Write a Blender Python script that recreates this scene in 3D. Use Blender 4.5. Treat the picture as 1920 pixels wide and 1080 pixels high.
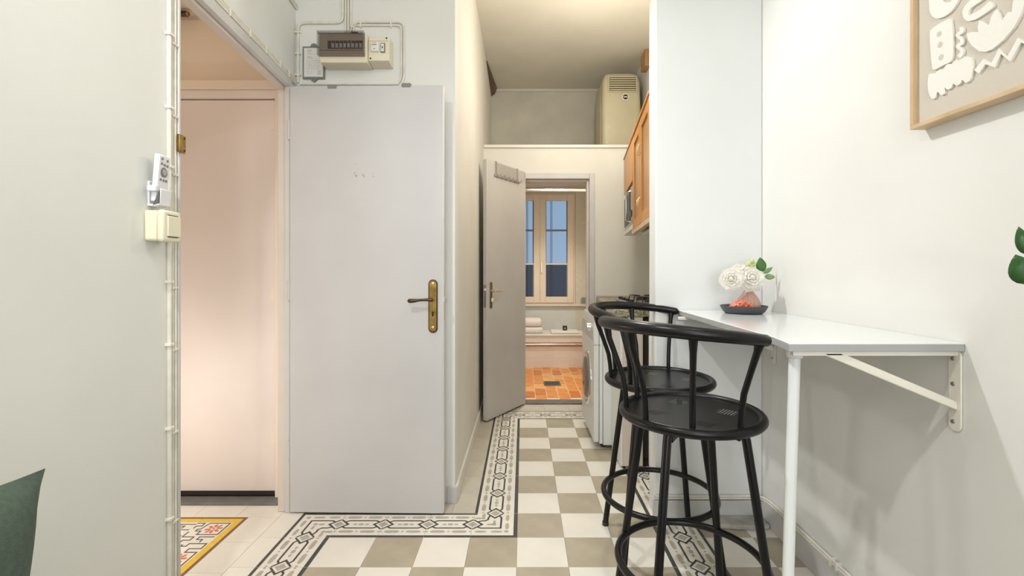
import bpy, bmesh, math, random
from mathutils import Vector, Matrix
random.seed(7)
for o in list(bpy.data.objects): bpy.data.objects.remove(o)
SC = bpy.context.scene
COL = SC.collection
PI = math.pi
H = 1.135                      # camera height

# ------------------------------------------------------------------ camera
cd = bpy.data.cameras.new('camera'); cam = bpy.data.objects.new('camera', cd); COL.objects.link(cam)
cd.sensor_width = 36; cd.lens = 881/1920*36
cd.shift_x = -21/1920; cd.shift_y = -32/1920
cd.clip_start = .02
cam.location = (0, 0, H); cam.rotation_euler = (PI/2, 0, 0)
SC.camera = cam

# ------------------------------------------------------------------ world, lights, exposure
w = bpy.data.worlds.new('world'); SC.world = w; w.use_nodes = True
w.node_tree.nodes['Background'].inputs[0].default_value = (.50, .62, .78, 1)
w.node_tree.nodes['Background'].inputs[1].default_value = 1.05
SC.view_settings.view_transform = 'Standard'; SC.view_settings.look = 'None'
SC.view_settings.exposure = 0.0; SC.view_settings.gamma = 1; SC.view_settings.use_curve_mapping = False

def lamp(name, loc, watts, col, r=.05):
    l = bpy.data.lights.new(name, 'POINT'); l.energy = watts; l.color = col; l.shadow_soft_size = r
    o = bpy.data.objects.new(name, l); COL.objects.link(o); o.location = loc; return o
def spot(name, loc, target, watts, col, deg, blend=.6, r=.04):
    l = bpy.data.lights.new(name, 'SPOT'); l.energy = watts; l.color = col; l.shadow_soft_size = r
    l.spot_size = math.radians(deg); l.spot_blend = blend
    o = bpy.data.objects.new(name, l); COL.objects.link(o); o.location = loc
    o.rotation_euler = (Vector(target)-Vector(loc)).to_track_quat('-Z', 'Y').to_euler(); return o
# ceiling track with spots, added fill lights behind the camera, the lamps of the side rooms plus an added low one
spot('track_spot', (-.38, 1.90, 2.68), (1.1, 1.25, .95), 84, (1, .995, .98), 112, .8)
spot('track_spot', (-.72, .38, 2.66), (-.12, 1.95, .0), 72, (1, .985, .955), 96, .9)
spot('track_spot', (.55, .90, 2.68), (-.75, 1.75, .9), 18, (1, .98, .95), 105, .9)
lamp('rear_fill_lamp', (.1, -1.2, 2.55), 26, (1, 1, .99), .14)  # ambient fill added behind the camera, no known lamp there
al = bpy.data.lights.new('rear_area_fill', 'AREA'); al.shape = 'RECTANGLE'; al.size = 1.3; al.size_y = 1.7; al.energy = 42; al.color = (.97, .985, 1)  # soft frontal fill added to lift the shade under the table; no window here
ao = bpy.data.objects.new('rear_area_fill', al); COL.objects.link(ao); ao.location = (.25, -2.72, 1.35); ao.rotation_euler = (PI/2, 0, 0)
lamp('kitchen_lamp', (.50, 2.95, 2.40), 24, (1, .93, .80), .08)
spot('bathroom_lamp', (.30, 4.85, 2.12), (.32, 4.9, 0), 88, (1, .93, .82), 128, .9, .06)
lamp('bathroom_lamp', (.75, 4.6, 2.0), 5, (1, .86, .68), .06)
lamp('vestibule_light', (-1.80, 1.72, .50), 12.5, (1, .94, .86), .08)  # low light added to brighten the lower part of the vestibule door
lamp('vestibule_light', (-1.75, 1.55, 2.25), 3.5, (1, .80, .62), .06)

# ------------------------------------------------------------------ materials
def mat(name, col, rough=.5, metal=0, var=.0, vscale=6, bump=0, bscale=60, coat=0, spec=None, col2=None):
    m = bpy.data.materials.new(name); m.use_nodes = True
    nt = m.node_tree; b = nt.nodes['Principled BSDF']
    b.inputs['Roughness'].default_value = rough; b.inputs['Metallic'].default_value = metal
    b.inputs['Base Color'].default_value = (*col, 1)
    if coat: b.inputs['Coat Weight'].default_value = coat; b.inputs['Coat Roughness'].default_value = .12
    if spec is not None: b.inputs['Specular IOR Level'].default_value = spec
    if var or col2 or bump:
        tc = nt.nodes.new('ShaderNodeTexCoord')
    if var or col2:
        n = nt.nodes.new('ShaderNodeTexNoise'); n.inputs['Scale'].default_value = vscale; n.inputs['Detail'].default_value = 5
        nt.links.new(tc.outputs['Object'], n.inputs['Vector'])
        r = nt.nodes.new('ShaderNodeValToRGB')
        r.color_ramp.elements[0].position = .35; r.color_ramp.elements[1].position = .65
        c2 = col2 or tuple(c*(1-var) for c in col)
        r.color_ramp.elements[0].color = (*c2, 1); r.color_ramp.elements[1].color = (*col, 1)
        nt.links.new(n.outputs['Fac'], r.inputs[0]); nt.links.new(r.outputs[0], b.inputs['Base Color'])
    if bump:
        n2 = nt.nodes.new('ShaderNodeTexNoise'); n2.inputs['Scale'].default_value = bscale; n2.inputs['Detail'].default_value = 4
        nt.links.new(tc.outputs['Object'], n2.inputs['Vector'])
        bp = nt.nodes.new('ShaderNodeBump'); bp.inputs['Strength'].default_value = bump; bp.inputs['Distance'].default_value = .002
        nt.links.new(n2.outputs['Fac'], bp.inputs['Height']); nt.links.new(bp.outputs[0], b.inputs['Normal'])
    return m
M = {}
M['wall'] = mat('wall_paint', (.80, .805, .775), .62, var=.04, vscale=2.2, bump=.25, bscale=38)
M['wall_cool'] = mat('wall_paint_cool', (.76, .785, .785), .55, var=.03, vscale=2, bump=.2, bscale=38)
M['wall_warm'] = mat('wall_paint_corridor', (.77, .745, .68), .65, var=.06, vscale=2.5, bump=.25, bscale=34)
M['ceil'] = mat('ceiling_paint', (.70, .665, .575), .8, var=.07, vscale=2.5, bump=.2, bscale=20)
M['upper'] = mat('stained_wall', (.60, .57, .49), .85, var=.14, vscale=3.2, bump=.3, bscale=18)
M['vest'] = mat('vestibule_paint', (.80, .70, .60), .7, var=.04, vscale=3, bump=.2)
M['vdoor'] = mat('vestibule_door_paint', (.77, .69, .655), .5, var=.05, vscale=3)
M['door'] = mat('door_paint', (.555, .55, .56), .5, var=.07, vscale=2.6, bump=.15, bscale=14)
M['door2'] = mat('bathroom_door_paint', (.58, .55, .52), .5, var=.08, vscale=3)
M['dooredge'] = mat('door_edge_paint', (.80, .77, .72), .5)
M['frame'] = mat('frame_paint', (.60, .585, .57), .45, var=.05)
M['frame2'] = mat('frame_paint_inner', (.66, .60, .54), .5, var=.05)
M['base'] = mat('baseboard_paint', (.60, .595, .59), .4, var=.08, vscale=8)
M['white_trim'] = mat('white_trim', (.78, .76, .70), .45)
M['conduit'] = mat('conduit_cream', (.80, .775, .68), .5, var=.12, vscale=25, bump=.2)
M['conduit_clip'] = mat('conduit_clip', (.84, .79, .70), .5)
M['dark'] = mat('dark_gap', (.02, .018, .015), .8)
M['grout'] = mat('grout', (.23, .18, .125), .9)
M['t_white'] = mat('tile_cream', (.83, .80, .72), .38, var=.06, vscale=7)
M['t_taupe'] = mat('tile_taupe', (.47, .415, .31), .36, var=.16, vscale=8)
M['t_plain'] = mat('tile_plain', (.62, .58, .49), .38, var=.12, vscale=8)
M['t_black'] = mat('tile_black', (.055, .06, .06), .4, var=.2, vscale=20)
M['t_grey'] = mat('tile_grey', (.50, .46, .375), .4, var=.15, vscale=40)
M['t_yellow'] = mat('tile_yellow', (.86, .56, .03), .4, var=.1, vscale=30)
M['t_brown'] = mat('tile_brown', (.20, .09, .05), .4)
M['t_red'] = mat('tile_red', (.66, .16, .06), .4)
M['concrete'] = mat('rough_plaster', (.50, .49, .45), .9, var=.35, vscale=14, bump=1, bscale=30)
M['thresh'] = mat('threshold_stone', (.17, .17, .16), .5, var=.3, vscale=12)
M['terra'] = [mat('terracotta_%s' % n, c, .35, var=.25, vscale=12) for n, c in (('a', (.86, .34, .08)), ('b', (.72, .22, .05)), ('c', (.92, .50, .18)))]
M['tgrout'] = mat('terracotta_grout', (.80, .62, .42), .9)
M['drain'] = mat('drain_grey', (.13, .15, .16), .4)
M['brass'] = mat('aged_brass', (.42, .27, .08), .34, 1, var=.45, vscale=30)
M['bronze'] = mat('dark_bronze', (.10, .07, .045), .35, .9, var=.3, vscale=20)
M['gold'] = mat('pale_brass', (.75, .64, .38), .3, .9)
M['chrome'] = mat('chrome', (.8, .8, .8), .15, 1)
M['steel'] = mat('brushed_steel', (.45, .43, .40), .3, 1)
M['screw'] = mat('screw_metal', (.35, .33, .30), .35, 1)
M['black'] = mat('black_lacquer', (.006, .006, .007), .30, 0, spec=.32)
M['blackp'] = mat('black_plastic', (.02, .02, .02), .4)
M['ivory'] = mat('ivory_plastic', (.82, .775, .60), .35)
M['white'] = mat('white_plastic', (.80, .81, .84), .35)
M['button'] = mat('grey_button', (.20, .20, .19), .5)
M['creambox'] = mat('cream_box', (.80, .74, .58), .4)
M['paper'] = mat('paper', (.78, .78, .75), .8)
M['ink'] = mat('ink', (.25, .25, .24), .8)
M['greyframe'] = mat('grey_green_plastic', (.20, .215, .19), .5)
M['table'] = mat('table_laminate', (.80, .82, .83), .16, coat=.3)
M['tedge'] = mat('table_edge', (.40, .42, .42), .5)
M['leg'] = mat('table_leg_white', (.80, .83, .84), .3)
M['bracket'] = mat('bracket_cream', (.84, .81, .72), .35)
M['washer'] = mat('washer_enamel', (.72, .745, .73), .3)
M['washer2'] = mat('washer_front', (.62, .62, .60), .3, var=.2, vscale=20)
M['beige'] = mat('beige_laminate', (.66, .58, .49), .5)
M['whitelam'] = mat('white_laminate', (.78, .78, .74), .4)
M['ac'] = mat('aged_cream_plastic', (.50, .455, .315), .42, var=.06, vscale=5)
M['acgrill'] = mat('vent_brown', (.09, .065, .03), .6)
M['tray'] = mat('tray_dark_grey', (.045, .055, .06), .45)
M['coral'] = mat('red_coral', (.82, .12, .06), .5, col2=(.95, .36, .26), vscale=80)
M['petal'] = mat('white_petal', (.95, .94, .90), .7)
def petal_mat(name, col):
    m = bpy.data.materials.new(name); m.use_nodes = True; nt = m.node_tree; nt.nodes.clear()
    out = nt.nodes.new('ShaderNodeOutputMaterial'); d = nt.nodes.new('ShaderNodeBsdfDiffuse'); t = nt.nodes.new('ShaderNodeBsdfTranslucent'); mx = nt.nodes.new('ShaderNodeMixShader')
    d.inputs[0].default_value = (*col, 1); t.inputs[0].default_value = (*col, 1); mx.inputs[0].default_value = .45
    nt.links.new(d.outputs[0], mx.inputs[1]); nt.links.new(t.outputs[0], mx.inputs[2]); nt.links.new(mx.outputs[0], out.inputs[0]); return m
M['petal'] = petal_mat('white_petal', (.97, .96, .92))
M['heart'] = petal_mat('petal_heart', (.93, .90, .74))
M['leaf'] = mat('green_leaf', (.07, .20, .035), .45, var=.4, vscale=20)
M['leaf2'] = mat('pale_leaf', (.22, .36, .13), .5, var=.3, vscale=20)
M['bud'] = mat('bud_green', (.40, .52, .16), .5, col2=(.62, .62, .34), vscale=60)
M['leafd'] = mat('dark_leaf', (.035, .13, .025), .35, var=.4, vscale=14)
M['stemm'] = mat('stem_green', (.10, .20, .05), .5)
M['clay'] = mat('plant_pot', (.55, .52, .48), .6)
M['soil'] = mat('soil', (.05, .035, .02), .9)
M['towel'] = mat('towel_white', (.80, .76, .74), .95, var=.05, vscale=60, bump=.8, bscale=300)
M['mosaic_ledge'] = mat('ledge_tile', (.74, .73, .68), .4)
M['oak'] = mat('oak_frame', (.62, .45, .28), .5)
M['cushion'] = mat('green_linen', (.085, .125, .095), .95, var=.2, vscale=90, bump=.8, bscale=400)
M['sofa'] = mat('sofa_fabric', (.20, .23, .20), .95, bump=.6, bscale=300)
M['relief'] = mat('relief_white', (.84, .83, .78), .8, bump=.5, bscale=250)
M['canvas'] = mat('canvas_beige', (.66, .61, .53), .9, var=.10, vscale=500, bump=.5, bscale=300)
M['hob'] = mat('hob_steel', (.55, .52, .48), .25, 1)
M['winframe'] = mat('window_frame_peach', (.70, .60, .48), .45, var=.05)
M['barpaint'] = mat('window_bar', (.16, .19, .22), .6)
M['barlight'] = mat('glazing_bar_light', (.60, .60, .58), .6)
M['rubber'] = mat('grey_rubber', (.22, .22, .21), .7)

def wood(name, a, b, sc=(30, 30, 2.0), rough=.35):
    m = mat(name, a, rough); nt = m.node_tree; bs = nt.nodes['Principled BSDF']
    tc = nt.nodes.new('ShaderNodeTexCoord'); mp = nt.nodes.new('ShaderNodeMapping'); mp.inputs['Scale'].default_value = sc
    n = nt.nodes.new('ShaderNodeTexNoise'); n.inputs['Scale'].default_value = 1.5; n.inputs['Detail'].default_value = 6; n.inputs['Distortion'].default_value = .6
    r = nt.nodes.new('ShaderNodeValToRGB'); r.color_ramp.elements[0].color = (*a, 1); r.color_ramp.elements[1].color = (*b, 1)
    r.color_ramp.elements[0].position = .35; r.color_ramp.elements[1].position = .68
    nt.links.new(tc.outputs['Object'], mp.inputs[0]); nt.links.new(mp.outputs[0], n.inputs['Vector'])
    nt.links.new(n.outputs['Fac'], r.inputs[0]); nt.links.new(r.outputs[0], bs.inputs['Base Color'])
    return m
M['wood'] = wood('orange_wood', (.52, .21, .035), (.64, .29, .065))
M['wood2'] = wood('brown_wood', (.36, .19, .08), (.47, .27, .13))
M['beam'] = wood('old_beam', (.06, .025, .012), (.13, .05, .025))
M['oak'] = wood('oak_frame', (.56, .39, .22), (.68, .50, .32), (40, 6, 6))

def granite():
    m = mat('granite', (.3, .27, .2), .25); nt = m.node_tree; bs = nt.nodes['Principled BSDF']
    tc = nt.nodes.new('ShaderNodeTexCoord'); v = nt.nodes.new('ShaderNodeTexVoronoi'); v.inputs['Scale'].default_value = 170
    r = nt.nodes.new('ShaderNodeValToRGB'); e = r.color_ramp.elements
    e[0].color = (.05, .045, .03, 1); e[1].color = (.62, .56, .42, 1); e.new(.5).color = (.26, .24, .13, 1)
    nt.links.new(tc.outputs['Object'], v.inputs['Vector']); nt.links.new(v.outputs['Color'], r.inputs[0]); nt.links.new(r.outputs[0], bs.inputs['Base Color'])
    return m
M['granite'] = granite()

def mosaic(name, col, grout, w_, h_, axis='XZ', rough=.4):
    m = mat(name, col, rough); nt = m.node_tree; bs = nt.nodes['Principled BSDF']
    tc = nt.nodes.new('ShaderNodeTexCoord'); mp = nt.nodes.new('ShaderNodeMapping')
    mp.inputs['Rotation'].default_value = (PI/2, 0, 0) if axis == 'XZ' else (PI/2, 0, PI/2)
    if axis == 'XZ':
        sx = nt.nodes.new('ShaderNodeSeparateXYZ'); cx = nt.nodes.new('ShaderNodeCombineXYZ')
        nt.links.new(tc.outputs['Object'], sx.inputs[0]); nt.links.new(sx.outputs[0], cx.inputs[0]); nt.links.new(sx.outputs[2], cx.inputs[1])
    else:
        sx = nt.nodes.new('ShaderNodeSeparateXYZ'); cx = nt.nodes.new('ShaderNodeCombineXYZ')
        nt.links.new(tc.outputs['Object'], sx.inputs[0]); nt.links.new(sx.outputs[1], cx.inputs[0]); nt.links.new(sx.outputs[2], cx.inputs[1])
    b = nt.nodes.new('ShaderNodeTexBrick'); b.inputs['Scale'].default_value = 1
    b.inputs['Brick Width'].default_value = w_; b.inputs['Row Height'].default_value = h_; b.inputs['Mortar Size'].default_value = min(w_, h_)*.06
    b.offset = 0
    b.inputs['Color1'].default_value = (*col, 1); b.inputs['Color2'].default_value = (*[c*.93 for c in col], 1); b.inputs['Mortar'].default_value = (*grout, 1)
    nt.links.new(cx.outputs[0], b.inputs['Vector']); nt.links.new(b.outputs['Color'], bs.inputs['Base Color'])
    return m
M['mosaic'] = mosaic('bathroom_mosaic', (.60, .56, .47), (.545, .505, .42), .05, .025)
M['mosaic_side'] = mosaic('bathroom_mosaic_side', (.60, .56, .47), (.545, .505, .42), .05, .025, 'YZ')
M['splash'] = mosaic('bathroom_splash', (.58, .60, .56), (.56, .58, .54), .10, .10)
M['tubtile'] = mosaic('tub_panel_tile', (.80, .77, .72), (.68, .63, .57), .20, .012)

def frosted(name, col, rough):
    m = bpy.data.materials.new(name); m.use_nodes = True; nt = m.node_tree; nt.nodes.clear()
    out = nt.nodes.new('ShaderNodeOutputMaterial'); g = nt.nodes.new('ShaderNodeBsdfRefraction'); g.inputs['IOR'].default_value = 1.02
    g.inputs['Roughness'].default_value = rough; g.inputs['Color'].default_value = (*col, 1)
    t = nt.nodes.new('ShaderNodeBsdfTranslucent'); t.inputs[0].default_value = (*col, 1)
    gl = nt.nodes.new('ShaderNodeBsdfDiffuse'); gl.inputs[0].default_value = (.45, .47, .50, 1)
    mx = nt.nodes.new('ShaderNodeMixShader'); mx.inputs[0].default_value = .35
    m2 = nt.nodes.new('ShaderNodeMixShader'); m2.inputs[0].default_value = .10
    nt.links.new(g.outputs[0], mx.inputs[1]); nt.links.new(t.outputs[0], mx.inputs[2]); nt.links.new(mx.outputs[0], m2.inputs[1]); nt.links.new(gl.outputs[0], m2.inputs[2])
    nt.links.new(m2.outputs[0], out.inputs[0]); return m
M['pane'] = frosted('frosted_glass', (.80, .88, .95), .12)
M['pane_low'] = frosted('dark_frosted_glass', (.20, .26, .32), .3)

def clear(name, col, alpha, rough=.1):
    m = bpy.data.materials.new(name); m.use_nodes = True; nt = m.node_tree; b = nt.nodes['Principled BSDF']
    b.inputs['Base Color'].default_value = (*col, 1); b.inputs['Alpha'].default_value = alpha; b.inputs['Roughness'].default_value = rough; return m
M['smoke'] = clear('smoked_cover', (.09, .065, .05), .26, .12)
M['vase'] = clear('pink_glass', (.60, .34, .26), .74, .12)
M['porthole'] = clear('washer_glass', (.25, .26, .27), .6, .05)

def perforated():
    m = mat('perforated_seat', (.006, .006, .007), .30, spec=.3); nt = m.node_tree; bs = nt.nodes['Principled BSDF']
    L = nt.links.new
    def mth(op, a, b=None, c=None):
        n = nt.nodes.new('ShaderNodeMath'); n.operation = op
        for i, x in enumerate((a, b, c)):
            if x is None: continue
            if isinstance(x, (int, float)): n.inputs[i].default_value = x
            else: L(x, n.inputs[i])
        return n.outputs[0]
    tc = nt.nodes.new('ShaderNodeTexCoord'); s = nt.nodes.new('ShaderNodeSeparateXYZ'); L(tc.outputs['Object'], s.inputs[0])
    x, y = s.outputs[0], s.outputs[1]
    ax = mth('ABSOLUTE', x); ay = mth('ABSOLUTE', y)
    mask = None
    for cx, cy in ((.0, .115), (.115, .0)):
        d = mth('ADD', mth('ABSOLUTE', mth('SUBTRACT', ax, cx)), mth('ABSOLUTE', mth('SUBTRACT', ay, cy)))
        k = mth('LESS_THAN', d, .040)
        mask = k if mask is None else mth('MAXIMUM', mask, k)
    p = .0135
    fx = mth('SUBTRACT', mth('FRACT', mth('DIVIDE', mth('ADD', x, y), p)), .5); fy = mth('SUBTRACT', mth('FRACT', mth('DIVIDE', mth('SUBTRACT', x, y), p)), .5)
    r = mth('SQRT', mth('ADD', mth('MULTIPLY', fx, fx), mth('MULTIPLY', fy, fy)))
    hole = mth('MULTIPLY', mth('LESS_THAN', r, .30), mask)
    L(mth('SUBTRACT', 1, hole), bs.inputs['Alpha']); return m
M['perf'] = perforated()

# ------------------------------------------------------------------ mesh helpers
class MB:
    def __init__(s): s.v = []; s.f = []; s.m = []
    def add(s, vs, fs, mi=0):
        n = len(s.v); s.v += [tuple(v) for v in vs]; s.f += [tuple(i+n for i in f) for f in fs]; s.m += [mi]*len(fs); return s
    def box(s, x0, x1, y0, y1, z0, z1, mi=0):
        x0, x1 = sorted((x0, x1)); y0, y1 = sorted((y0, y1)); z0, z1 = sorted((z0, z1))
        return s.add([(x0,y0,z0),(x1,y0,z0),(x1,y1,z0),(x0,y1,z0),(x0,y0,z1),(x1,y0,z1),(x1,y1,z1),(x0,y1,z1)],
                     [(0,3,2,1),(4,5,6,7),(0,1,5,4),(1,2,6,5),(2,3,7,6),(3,0,4,7)], mi)
    def prism(s, poly, a, b, axis='Z', mi=0):
        n = len(poly)
        def P(u, v, w):
            return {'Z': (u, v, w), 'X': (w, u, v), 'Y': (u, w, v)}[axis]
        vs = [P(u, v, a) for u, v in poly] + [P(u, v, b) for u, v in poly]
        fs = [tuple(range(n))[::-1], tuple(range(n, 2*n))] + [(i, (i+1) % n, n+(i+1) % n, n+i) for i in range(n)]
        return s.add(vs, fs, mi)
    def lathe(s, prof, c=(0, 0, 0), n=24, axis='Z', ribs=0, ramp=0, mi=0):
        vs = []; fs = []
        for r, z in prof:
            for i in range(n):
                a = 2*PI*i/n; rr = r*(1+ramp*math.cos(ribs*a)) if ribs else r
                p = (rr*math.cos(a), rr*math.sin(a), z)
                if axis == 'X': p = (p[2], p[0], p[1])
                if axis == 'Y': p = (p[0], p[2], p[1])
                vs.append((p[0]+c[0], p[1]+c[1], p[2]+c[2]))
        m = len(prof)
        for j in range(m-1):
            for i in range(n):
                fs.append((j*n+i, j*n+(i+1) % n, (j+1)*n+(i+1) % n, (j+1)*n+i))
        fs.append(tuple(range(n))[::-1]); fs.append(tuple(range((m-1)*n, m*n)))
        return s.add(vs, fs, mi)
    def cyl(s, c, r, h, axis='Z', n=16, mi=0): return s.lathe([(r, 0), (r, h)], c, n, axis, mi=mi)
    def tube(s, pts, r, n=10, closed=False, mi=0, sy=1.0, radii=None):
        pts = [Vector(p) for p in pts]; N = len(pts); vs = []; fs = []; a = None
        for i, p in enumerate(pts):
            if closed: t = (pts[(i+1) % N]-pts[i-1])
            else: t = pts[min(i+1, N-1)]-pts[max(i-1, 0)]
            t.normalize()
            if a is None:
                up = Vector((0, 0, 1)) if abs(t.z) < .9 else Vector((0, 1, 0))
                a = t.cross(up).normalized()
            else: a = (a-t*a.dot(t)).normalized()      # carried along the curve without twist
            b = a.cross(t).normalized()
            rr = radii[i] if radii else r
            for k in range(n):
                an = 2*PI*k/n; vs.append(p + a*math.cos(an)*rr + b*math.sin(an)*rr*sy)
        for i in range(N if closed else N-1):
            j = (i+1) % N
            for k in range(n): fs.append((i*n+k, i*n+(k+1) % n, j*n+(k+1) % n, j*n+k))
        if not closed: fs += [tuple(range(n))[::-1], tuple(range((N-1)*n, N*n))]
        return s.add(vs, fs, mi)
    def ball(s, c, r, n=12, m=8, sc=(1, 1, 1), mi=0):
        prof = [(max(r*math.sin(PI*j/m), r*.01), -r*math.cos(PI*j/m)) for j in range(m+1)]
        k = len(s.v); s.lathe(prof, (0, 0, 0), n, mi=mi)
        s.v[k:] = [(v[0]*sc[0]+c[0], v[1]*sc[1]+c[1], v[2]*sc[2]+c[2]) for v in s.v[k:]]
        return s
    def mesh(s, name, mats, smooth=False):
        me = bpy.data.meshes.new(name); me.from_pydata(s.v, [], s.f)
        for i, p in enumerate(me.polygons): p.material_index = s.m[i]
        bm = bmesh.new(); bm.from_mesh(me); bmesh.ops.recalc_face_normals(bm, faces=bm.faces); bm.to_mesh(me); bm.free()
        for m in (mats if isinstance(mats, (list, tuple)) else [mats]): me.materials.append(m)
        if smooth: me.shade_smooth(); me.set_sharp_from_angle(angle=math.radians(38))
        me.update(); return me
    def build(s, name, mats, parent=None, smooth=False, bevel=0, loc=None, rz=0, seg=2):
        me = s.mesh(name, mats, smooth)
        o = bpy.data.objects.new(name, me); COL.objects.link(o)
        if parent: o.parent = parent
        if loc: o.location = loc
        if rz: o.rotation_euler = (0, 0, rz)
        if bevel:
            b = o.modifiers.new('bevel', 'BEVEL'); b.width = bevel; b.segments = seg; b.limit_method = 'ANGLE'; b.angle_limit = math.radians(40)
            me.shade_smooth(); me.set_sharp_from_angle(angle=math.radians(60))
        return o
def arc(p0, p1, p2, r, n=6):
    "rounded corner points at p1"
    p0, p1, p2 = Vector(p0), Vector(p1), Vector(p2)
    a = (p0-p1).normalized()*r+p1; b = (p2-p1).normalized()*r+p1
    return [((1-t)**2*a+2*t*(1-t)*p1+t*t*b) for t in [i/n for i in range(n+1)]]
def path(pts, r):
    out = [Vector(pts[0])]
    for i in range(1, len(pts)-1): out += arc(pts[i-1], pts[i], pts[i+1], r)
    return out+[Vector(pts[-1])]
def thing(name, label, cat, loc=(0, 0, 0), rz=0, group=None):
    o = bpy.data.objects.new(name, None); COL.objects.link(o); o.location = loc; o.rotation_euler = (0, 0, rz); o.empty_display_size = .05
    o['label'] = label; o['category'] = cat
    if group: o['group'] = group
    return o
def tag(o, label, cat, group=None):
    o['label'] = label; o['category'] = cat
    if group: o['group'] = group
    return o
def struct(o): o['kind'] = 'structure'; return o

# ------------------------------------------------------------------ room shell
# frame of the left wall: turned 5.7 degrees; local (off, t, z), off = into the room
P0 = (-1.04, 1.54, 0); TH = math.asin(.0995)
def LWp(off, t, z):
    c, s_ = math.cos(TH), math.sin(TH)
    return (P0[0]+off*c-t*s_, P0[1]+off*s_+t*c, z)
YB = 2.307; XC = -.335; XR = 1.10; ZC = 3.05; YP = 4.0
def S(name, mb, m, **k): return struct(mb.build(name, m, **k))
b = MB(); b.box(-.10, 0, -4.3, -.160, 0, ZC); b.box(-.06, 0, -.160, .70, 2.04, ZC); b.box(-.045, 0, .70, .775, 0, ZC)
wall_left = S('wall_left', b, M['wall'], loc=P0, rz=TH)
b = MB(); b.box(-1.20, XC, YB, YB+.10, 2.12, ZC); b.box(-1.117, XC, YB, YB+.10, 0, 2.12)
wall_back = S('wall_back', b, M['wall'])
b = MB(); b.box(XC-.10, XC, YB+.10, 5.05, 0, ZC)
S('wall_corridor', b, M['wall_warm'])
S('wall_right', MB().box(XR, XR+.12, -2.9, 5.05, 0, ZC), M['wall'])
S('wall_front', MB().box(-2.0, 1.3, -2.9, -2.8, 0, ZC), M['wall'])
S('wall_column', MB().box(.608, XR, 2.16, 2.27, 0, ZC), M['wall_cool'], bevel=.006)
b = MB(); b.box(XC, .02, YP, YP+.10, 0, 2.18); b.box(.60, XR, YP, YP+.10, 0, 2.18); b.box(.02, .60, YP, YP+.10, 1.955, 2.18)
S('wall_bathroom', b, M['wall_warm'])
S('trim_ledge', MB().box(XC, XR, YP-.02, 4.95, 2.18, 2.206), M['white_trim'], bevel=.004)
S('wall_upper', MB().box(XC, XR, 4.95, 5.05, 2.206, ZC), M['upper'])
S('ceiling', MB().box(-1.4, 1.3, -2.9, 5.05, ZC, ZC+.1), M['ceil'])
# small cornice crack line
S('trim_cornice', MB().box(XC, XR, 4.935, 4.95, 3.025, 3.05), M['ceil'], bevel=.004)
# bathroom shell
b = MB(); b.box(-.32, -.24, 5.9, 6.0, .0, 2.18); b.box(.655, 1.10, 5.9, 6.0, 0, 2.18); b.box(-.24, .655, 5.9, 6.0, 2.115, 2.18)
S('wall_window', b, M['mosaic'])
b = MB(); b.box(-.24, .655, 5.9, 6.0, 0, .70); S('wall_window', b, M['splash'])
S('wall_bathroom_left', MB().box(-.42, -.32, 4.1, 6.0, 0, 2.18), M['mosaic_side'])
S('wall_bathroom_right', MB().box(1.0, 1.1, 4.1, 5.9, 0, 2.18), M['mosaic_side'])
S('ceiling_bathroom', MB().box(-.42, 1.1, 5.05, 6.0, 2.18, 2.26), M['wall_warm'])
# vestibule shell
b = MB(); b.box(-2.05, -1.235, 2.39, 2.46, 0, 2.05); b.box(-1.235, -1.14, 2.36, 2.46, 0, 2.5); b.box(-2.6, -1.235, 2.36, 2.46, 2.05, 2.5); b.box(-2.6, -2.05, 2.36, 2.46, 0, 2.05)
S('wall_vestibule', b, M['vest'])
S('wall_vestibule_left', MB().box(-2.7, -2.6, .6, 2.46, 0, 2.5), M['vest'])
S('wall_vestibule_front', MB().box(-2.7, -1.06, .6, .7, 0, 2.5), M['vest'])
S('ceiling_vestibule', MB().prism([(-2.7, .6), (-1.02, .6), (-1.20, 2.46), (-2.7, 2.46)], 2.42, 2.5), M['vest'])

# ------------------------------------------------------------------ floor
floor = S('floor', MB().box(-2.7, 1.2, -2.9, 4.1, -.06, -.003), M['grout'])
X0 = -.0257
def stroke(mb, pts, w_, mi, closed=False, z=.0003):
    n = len(pts); L_ = []; R_ = []
    for i, p in enumerate(pts):
        p = Vector(p)
        a = Vector(pts[i-1]) if (i or closed) else None; c = Vector(pts[(i+1) % n]) if (i < n-1 or closed) else None
        d1 = (p-a).normalized() if a is not None else None; d2 = (c-p).normalized() if c is not None else None
        if d1 is None: d1 = d2
        if d2 is None: d2 = d1
        n1 = Vector((-d1.y, d1.x)); n2 = Vector((-d2.y, d2.x)); nn = (n1+n2).normalized(); k = w_/2/max(.4, nn.dot(n1))
        L_.append(p+nn*k); R_.append(p-nn*k)
    for i in range(n if closed else n-1):
        j = (i+1) % n
        mb.add([(q.x, q.y, z) for q in (L_[i], R_[i], R_[j], L_[j])], [(0, 1, 2, 3)], mi)
def ell(mb, c, a, b_, mi, n=10, rot=0, z=.0002):
    ps = []
    for i in range(n):
        t = 2*PI*(i+.5)/n; x, y = math.cos(t), math.sin(t); x, y = a*math.copysign(abs(x)**.7, x), b_*math.copysign(abs(y)**.7, y)
        ps.append((c[0]+x*math.cos(rot)-y*math.sin(rot), c[1]+x*math.sin(rot)+y*math.cos(rot), z))
    mb.add(ps, [tuple(range(n))], mi)
def rect(mb, x0, x1, y0, y1, mi, z=.0002): mb.add([(x0, y0, z), (x1, y0, z), (x1, y1, z), (x0, y1, z)], [(0, 1, 2, 3)], mi)
T = .2; G = .0011
def tile_base(w_=T, d=T): return MB().box(G/2, w_-G/2, G/2, d-G/2, -.009, 0)
def xf(mb, start, fn):
    mb.v[start:] = [(*fn(v[0], v[1]), v[2]) for v in mb.v[start:]]
BM = [M['t_white'], M['t_black'], M['t_grey']]
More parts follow.
